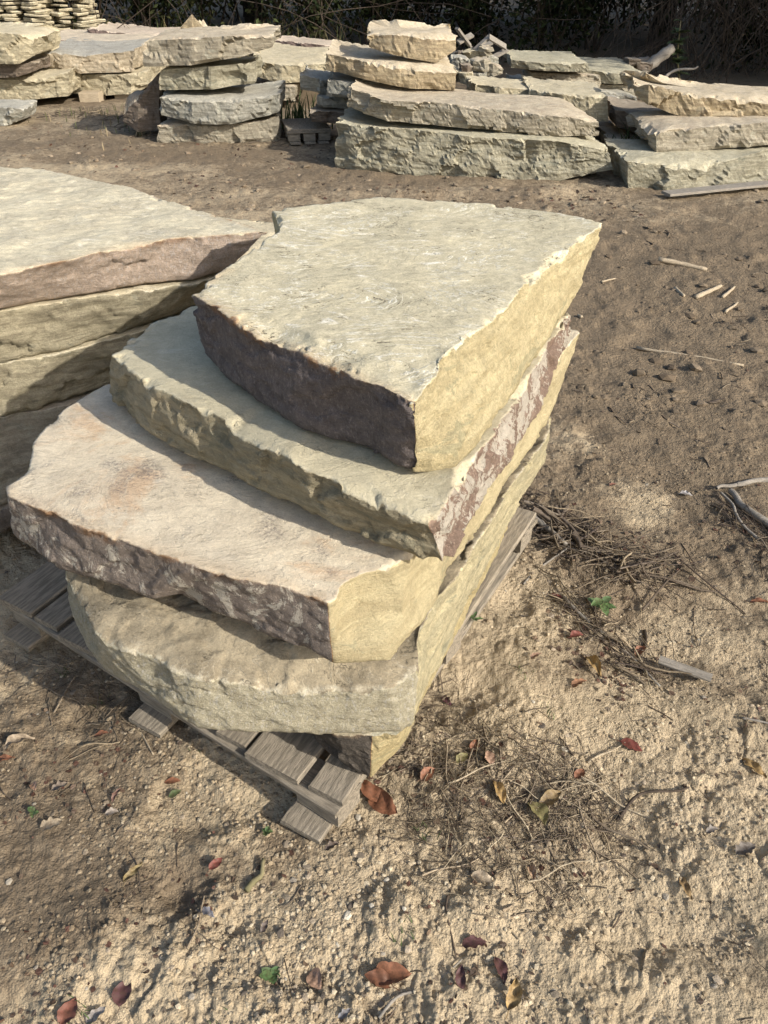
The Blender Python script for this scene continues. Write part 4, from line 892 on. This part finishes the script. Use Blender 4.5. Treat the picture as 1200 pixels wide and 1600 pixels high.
RED = (.17, .05, .038); RUST = (.23, .10, .055); MAR = (.085, .038, .038); GRYL = (.30, .27, .24); OCH = (.36, .24, .10); OLV = (.20, .18, .08); PNK = (.36, .23, .16)
LV = [  # px, py, length m, slim, curl, colour, kind, rotation, label
    (602, 1262, .070, .55, .5, RUST, 0, -.7, 'large rust brown leaf lying right of the pallet corner'),
    (580, 1240, .055, .5, .6, RUST, 0, 2.3, 'rust leaf overlapping the large one by the pallet corner'),
    (612, 1530, .055, .65, .4, RUST, 0, .2, 'broad red brown leaf at the bottom middle'),
    (590, 1535, .045, .5, .5, (.16, .07, .04), 0, 2.8, 'dark brown leaf left under the broad red brown one'),
    (668, 1213, .032, .7, .4, RUST, 0, .6, 'orange brown leaf on straw beside the slab foot'),
    (764, 1187, .028, .7, .5, PNK, 0, 2.0, 'pinkish leaf above the straw patch'),
    (740, 1168, .030, .6, .5, RUST, 0, 1.2, 'small rusty leaf left of the pinkish leaf'),
    (722, 1186, .030, .6, .4, OLV, 0, .9, 'yellowish leaf among straw near the slab foot'),
    (986, 1168, .042, .55, .3, RED, 0, -.5, 'dark red leaf at the end of the pale straw'),
    (905, 1212, .026, .7, .4, RUST, 0, .8, 'rust leaf at the upper rim of the straw patch'),
    (838, 1275, .050, .6, .5, OLV, 0, -1.3, 'olive leaf in the middle of the straw patch'),
    (860, 1250, .048, .5, .7, (.22, .16, .08), 0, .3, 'ochre curled leaf in the straw patch'),
    (778, 1240, .045, .45, .7, OCH, 0, 2.1, 'tan curled leaf left in the straw patch'),
    (870, 936, .036, .5, .3, RED, 0, -.5, 'bright red leaf left of the green seedling'),
    (838, 1028, .034, .6, .8, PNK, 1, .6, 'crumpled orange leaf on the sand beside the stack'),
    (905, 1072, .045, .6, .8, (.30, .16, .09), 1, .4, 'crumpled brown leaf below the stem bundle'),
    (925, 1045, .055, .4, .8, OCH, 0, -1.2, 'long folded ochre leaf below the stem bundle'),
    (900, 996, .028, .6, .6, RED, 0, .3, 'dull red leaf on the stem bundle'),
    (1000, 1020, .035, .6, .6, RUST, 0, 1.1, 'rusty leaf at the right of the stem bundle'),
    (1178, 1205, .052, .4, .6, OCH, 0, -1.1, 'long tan leaf near the right picture edge'),
    (1072, 1392, .042, .32, .6, (.28, .19, .09), 0, -1.5, 'narrow folded tan leaf on the right sand'),
    (800, 1555, .045, .45, .7, OCH, 0, 1.2, 'golden tan leaf standing on edge at the bottom'),
    (780, 1518, .036, .5, .5, MAR, 0, -1.4, 'maroon leaf above the golden tan leaf'),
    (742, 1478, .050, .5, .7, MAR, 1, .1, 'large crumpled maroon leaf below the straw patch'),
    (722, 1530, .030, .5, .5, MAR, 0, 1.6, 'small maroon leaf left of the golden leaf'),
    (700, 1098, .042, .5, .9, (.08, .03, .04), 1, -.9, 'dark purple crumpled leaf under the slab corner'),
    (338, 1352, .026, .55, .4, RED, 0, .9, 'red leaf on the sand left of the middle'),
    (325, 1432, .040, .5, .8, (.30, .29, .30), 1, -.4, 'silver grey lobed leaf in the left sand'),
    (270, 1224, .028, .5, .3, RUST, 0, .0, 'rust leaf near the pallet edge'),
    (274, 1243, .022, .6, .3, (.07, .10, .04), 0, .5, 'green leaf beside the rust leaf near the pallet'),
    (54, 1233, .022, .6, .5, PNK, 0, -.8, 'small pink tan leaf at the left'),
    (98, 1232, .045, .6, .9, (.26, .21, .16), 1, .4, 'curled pale leaf at left like a shell'),
    (85, 1290, .055, .6, .7, (.32, .26, .18), 1, .3, 'crinkled cream leaf at the left'),
    (176, 1272, .030, .6, .9, (.30, .26, .22), 1, .1, 'pale curled leaf left of the sand hole'),
    (184, 1245, .035, .4, .9, (.16, .09, .07), 1, 1.2, 'brown shrivelled leaf above the pale curled one'),
    (160, 1152, .028, .5, .4, RUST, 0, .0, 'rust leaf on the damp soil left of the pallet'),
    (195, 1553, .036, .7, .4, MAR, 0, 1.5, 'dark maroon leaf at the lower left'),
    (110, 1583, .036, .7, .4, (.16, .06, .04), 0, 1.3, 'brown red leaf in the lower left corner'),
    (155, 1588, .045, .6, .7, (.36, .32, .28), 1, .8, 'pale grey lobed leaf in the lower left corner'),
    (30, 1165, .05, .4, .9, (.30, .24, .17), 0, .6, 'pale dried leaf on the left picture edge'),
    (12, 1192, .04, .4, .8, RUST, 0, .3, 'orange brown leaf below the pale dried leaf on the edge'),
    (210, 1365, .040, .3, .8, (.22, .17, .08), 0, 1.1, 'olive brown curled leaf in the sand hole'),
    (493, 1535, .030, .8, .5, PNK, 0, -.8, 'pink brown leaf fragment near the bottom'),
    (520, 1325, .035, .6, .8, (.14, .11, .09), 1, .4, 'dark shrivelled leaf beneath the pallet corner'),
    (415, 1448, .030, .5, .8, (.12, .10, .09), 1, 1.0, 'small black shrivelled leaf in the left sand'),
    (755, 1375, .040, .5, .6, (.42, .34, .24), 0, -.2, 'pale leaf at the lower rim of the straw patch'),
    (828, 1368, .028, .5, .9, (.38, .26, .17), 0, -1.2, 'small curled tan leaf beside the pale leaf'),
    (1072, 775, .045, .6, .8, (.50, .47, .44), 1, -.3, 'white grey lobed leaf on soil right of the twig heap'),
    (1185, 945, .040, .4, .6, RUST, 0, -.3, 'rust leaf at the right picture edge'),
    (1165, 1330, .05, .6, .9, (.15, .13, .11), 1, .5, 'dark crumpled leaf on the right sand'),
    (1112, 1300, .03, .6, .9, (.20, .18, .16), 1, .2, 'grey crumpled leaf left of the dark crumpled one'),
    (958, 760, .03, .6, .9, (.22, .10, .07), 1, .5, 'red brown leaf scrap beyond the twig heap'),
    (850, 798, .02, .6, .4, RED, 0, .5, 'tiny red leaf in the twig heap'),
    (540, 1585, .03, .5, .8, (.2, .2, .21), 1, .5, 'small grey leaf at the bottom left of the bowed stick')]
for i, (px, py, L, sl, cu, c, kd, rot, lb) in enumerate(LV):
    L *= 1.4 if kd == 0 else 1.0
    if kd: cu *= .6
    p = G(px, py, .006); me = leaf_mesh(L, sl, cu, c, 900+i, kd); o = link('fallen_leaf', me, None, tuple(p-np.array([math.cos(rot), math.sin(rot), 0])*L*.5))
    o.rotation_euler = (rnd.uniform(-.25, .25), rnd.uniform(-.25, .05), rot); tag(o, lb, 'leaf', 'fallen leaves')
# seedlings and tufts
p = G(930, 955); plant(p[0], p[1], .06, 5, .05, 'bright green seedling growing beside the stem bundle', 120, 'seedlings', slim=.6)
p = G(415, 1302); plant(p[0], p[1], .014, 4, .018, 'tiny green sprout below the pallet edge', 121, 'seedlings', slim=.8)
p = G(424, 1526); plant(p[0], p[1], .016, 5, .024, 'tiny round leaved sprout near the bottom', 122, 'seedlings', slim=.8)
p = G(54, 1270); plant(p[0], p[1], .014, 3, .018, 'tiny green sprout at the left picture edge', 123, 'seedlings', slim=.8)
p = G(738, 975); plant(p[0], p[1], .03, 5, .03, 'small green sprout at the foot of the pallet side', 124, 'seedlings', slim=.4)
for i, (px, py, h, lb) in enumerate([(665, 1302, .05, 'green grass tuft at the left rim of the straw patch'), (634, 1452, .04, 'small grass tuft on smooth sand near the bottom'), (812, 1048, .04, 'faint grass tuft on the sand beside the stack'), (858, 1112, .04, 'grass tuft above the straw patch'),
        (150, 1100, .05, 'green grass tuft left of the pallet'), (122, 1592, .06, 'green grass tuft in the lower left corner'), (428, 1407, .025, 'tiny mossy tuft in the left sand'), (300, 1165, .03, 'weed tuft at the pallet edge'), (345, 1585, .03, 'small weed at the bottom left'), (98, 1055, .04, 'weed tuft between pallet and left picture edge')]):
    p = G(px, py); weeds(p[0], p[1], 14, h, GRN, lb, 130+i, w=.04, grp='small grass tufts', wd=.0012)
# crumbs of soil and gravel
def crumbs(name, label, n, smin, smax, cols, seed, rmin=.5, rmax=3.4, amax=46, flat=.7, power=1.3):
    rs = np.random.default_rng(seed); r = rmin+(rmax-rmin)*rs.uniform(size=n)**power; a = np.radians(90+rs.uniform(-amax, amax, n)); x = r*np.cos(a); y = r*np.sin(a)
    # crumbs gather in clusters
    keep = fbm(np.stack([x, y, x*0], 1)*3+seed, 3)+rs.normal(size=n)*.12 > -.02; x, y = x[keep], y[keep]; n = len(x)
    t = (1+5**.5)/2; iv = np.array([[-1, t, 0], [1, t, 0], [-1, -t, 0], [1, -t, 0], [0, -1, t], [0, 1, t], [0, -1, -t], [0, 1, -t], [t, 0, -1], [t, 0, 1], [-t, 0, -1], [-t, 0, 1]])/1.9
    itf = np.array([[0, 11, 5], [0, 5, 1], [0, 1, 7], [0, 7, 10], [0, 10, 11], [1, 5, 9], [5, 11, 4], [11, 10, 2], [10, 7, 6], [7, 1, 8], [3, 9, 4], [3, 4, 2], [3, 2, 6], [3, 6, 8], [3, 8, 9], [4, 9, 5], [2, 4, 11], [6, 2, 10], [8, 6, 7], [9, 8, 1]])
    s = smin+(smax-smin)*rs.uniform(size=n)**3; an = rs.uniform(0, 6.28, n); v = iv[None]*(1+rs.uniform(-.25, .25, (n, 12, 1)))
    v = v*np.stack([s*rs.uniform(.7, 1.3, n), s, s*flat*rs.uniform(.6, 1.1, n)], 1)[:, None, :]
    c, sn = np.cos(an)[:, None], np.sin(an)[:, None]; vx = v[:, :, 0]*c-v[:, :, 1]*sn; vy = v[:, :, 0]*sn+v[:, :, 1]*c
    z = height_at(x, y)+s*.15; V = np.stack([vx+x[:, None], vy+y[:, None], v[:, :, 2]+z[:, None]], -1).reshape(-1, 3)
    Fc = (itf[None]+np.arange(n)[:, None, None]*12).reshape(-1, 3)
    mo = np.clip(moist_at(x, y), 0, 1)[:, None]
    dry = np.array(cols)[rs.integers(len(cols), size=n)]*rs.uniform(.75, 1.2, (n, 1))
    C = dry*(1-mo)+dry*np.array([.45, .43, .42])*mo; C = np.repeat(C, 12, 0)
    return tag(link(name, mesh_np(name, V, [Fc], M['crumb'], {'tint': C}, False)), label, None, None, 'stuff')
def crumb():
    N = NT('soil crumb'); N.l(N.attrc('tint'), N.b.inputs['Base Color']); v = N.obj(); N.l(N.bump(N.noise(v, 300, 3, .7), .002), N.b.inputs['Normal']); return N.m
M['crumb'] = crumb()
crumbs('soil_crumbs', 'crumbs of sandy soil scattered over the near ground', 42000, .0014, .0068, [(.48, .39, .265), (.42, .335, .22), (.35, .275, .18), (.52, .44, .31)], 201)
crumbs('gravel', 'small stone chips and pebbles strewn over the soil', 1500, .003, .011, [(.55, .50, .40), (.34, .30, .24), (.44, .36, .26), (.12, .10, .08), (.24, .2, .15)], 202, flat=.4)
crumbs('soil_clods', 'clods of soil churned up between the stacks', 2200, .008, .036, [(.42, .34, .24), (.36, .29, .2), (.3, .235, .16)], 203, 3.2, 10.5, 36, .6, 1.0)

# broken leaf litter, too small and many to count
def litter(label, spots, n, size, cols, seed):
    rs = np.random.default_rng(seed); P = []
    for (px, py, r) in spots:
        c = G(px, py); m = n//len(spots); q = rs.normal(size=(m, 2))*r+c[:2]; P.append(q)
    P = np.concatenate(P); z = height_at(P[:, 0], P[:, 1])+.003; P = np.column_stack([P, z]); k = len(P)
    a = rs.normal(size=(k, 3))*np.array([1, 1, .18]); a /= np.linalg.norm(a, axis=1)[:, None]; up = np.array([0, 0, 1.])+rs.normal(size=(k, 3))*.3
    b = np.cross(a, up); b /= np.linalg.norm(b, axis=1)[:, None]; s_ = (size*rs.uniform(.4, 1.5, k))[:, None]; w = s_*rs.uniform(.25, .6, (k, 1)); nn = np.cross(a, b)
    v = np.stack([P-a*s_*.5, P-a*s_*.1+b*w, P+a*s_*.4+b*w*.6+nn*s_*.15, P+a*s_*.55, P+a*s_*.2-b*w+nn*s_*.1, P-a*s_*.3-b*w*.7], 1).reshape(-1, 3)
    q = np.arange(6*k).reshape(k, 6); q = np.concatenate([q[:, [0, 1, 2, 3]], q[:, [0, 3, 4, 5]]])
    c = np.repeat(np.array(cols)[rs.integers(len(cols), size=k)]*rs.uniform(.6, 1.3, (k, 1)), 6, 0)
    tag(link('leaf_litter', mesh_np('leaf_litter', v, [q], M['leaf2'], {'tint': c}, False)), label, None, None, 'stuff')
BR = [(.12, .08, .055), (.08, .06, .045), (.17, .12, .08), (.22, .18, .13), (.10, .05, .035)]
litter('crumbled brown leaf litter in the straw and twig heaps', [(700, 1220, .08), (850, 1280, .10), (900, 1000, .07), (960, 1060, .06), (930, 840, .10), (1020, 880, .10), (1160, 820, .08), (620, 1180, .06)], 620, .015, BR, 301)
litter('dark leaf fragments and bark scraps strewn over the soil', [(60, 1220, .12), (170, 1200, .10), (60, 1560, .08), (500, 1550, .15), (1050, 1350, .2), (1000, 700, .25), (300, 1430, .12), (1100, 1100, .2), (1060, 480, .4), (750, 1530, .1)], 700, .010, BR, 302)
litter('dark debris on the ground between the far stacks', [(450, 240, .5), (300, 290, .5), (100, 230, .6), (900, 320, .3), (650, 300, .5)], 500, .035, BR, 303)
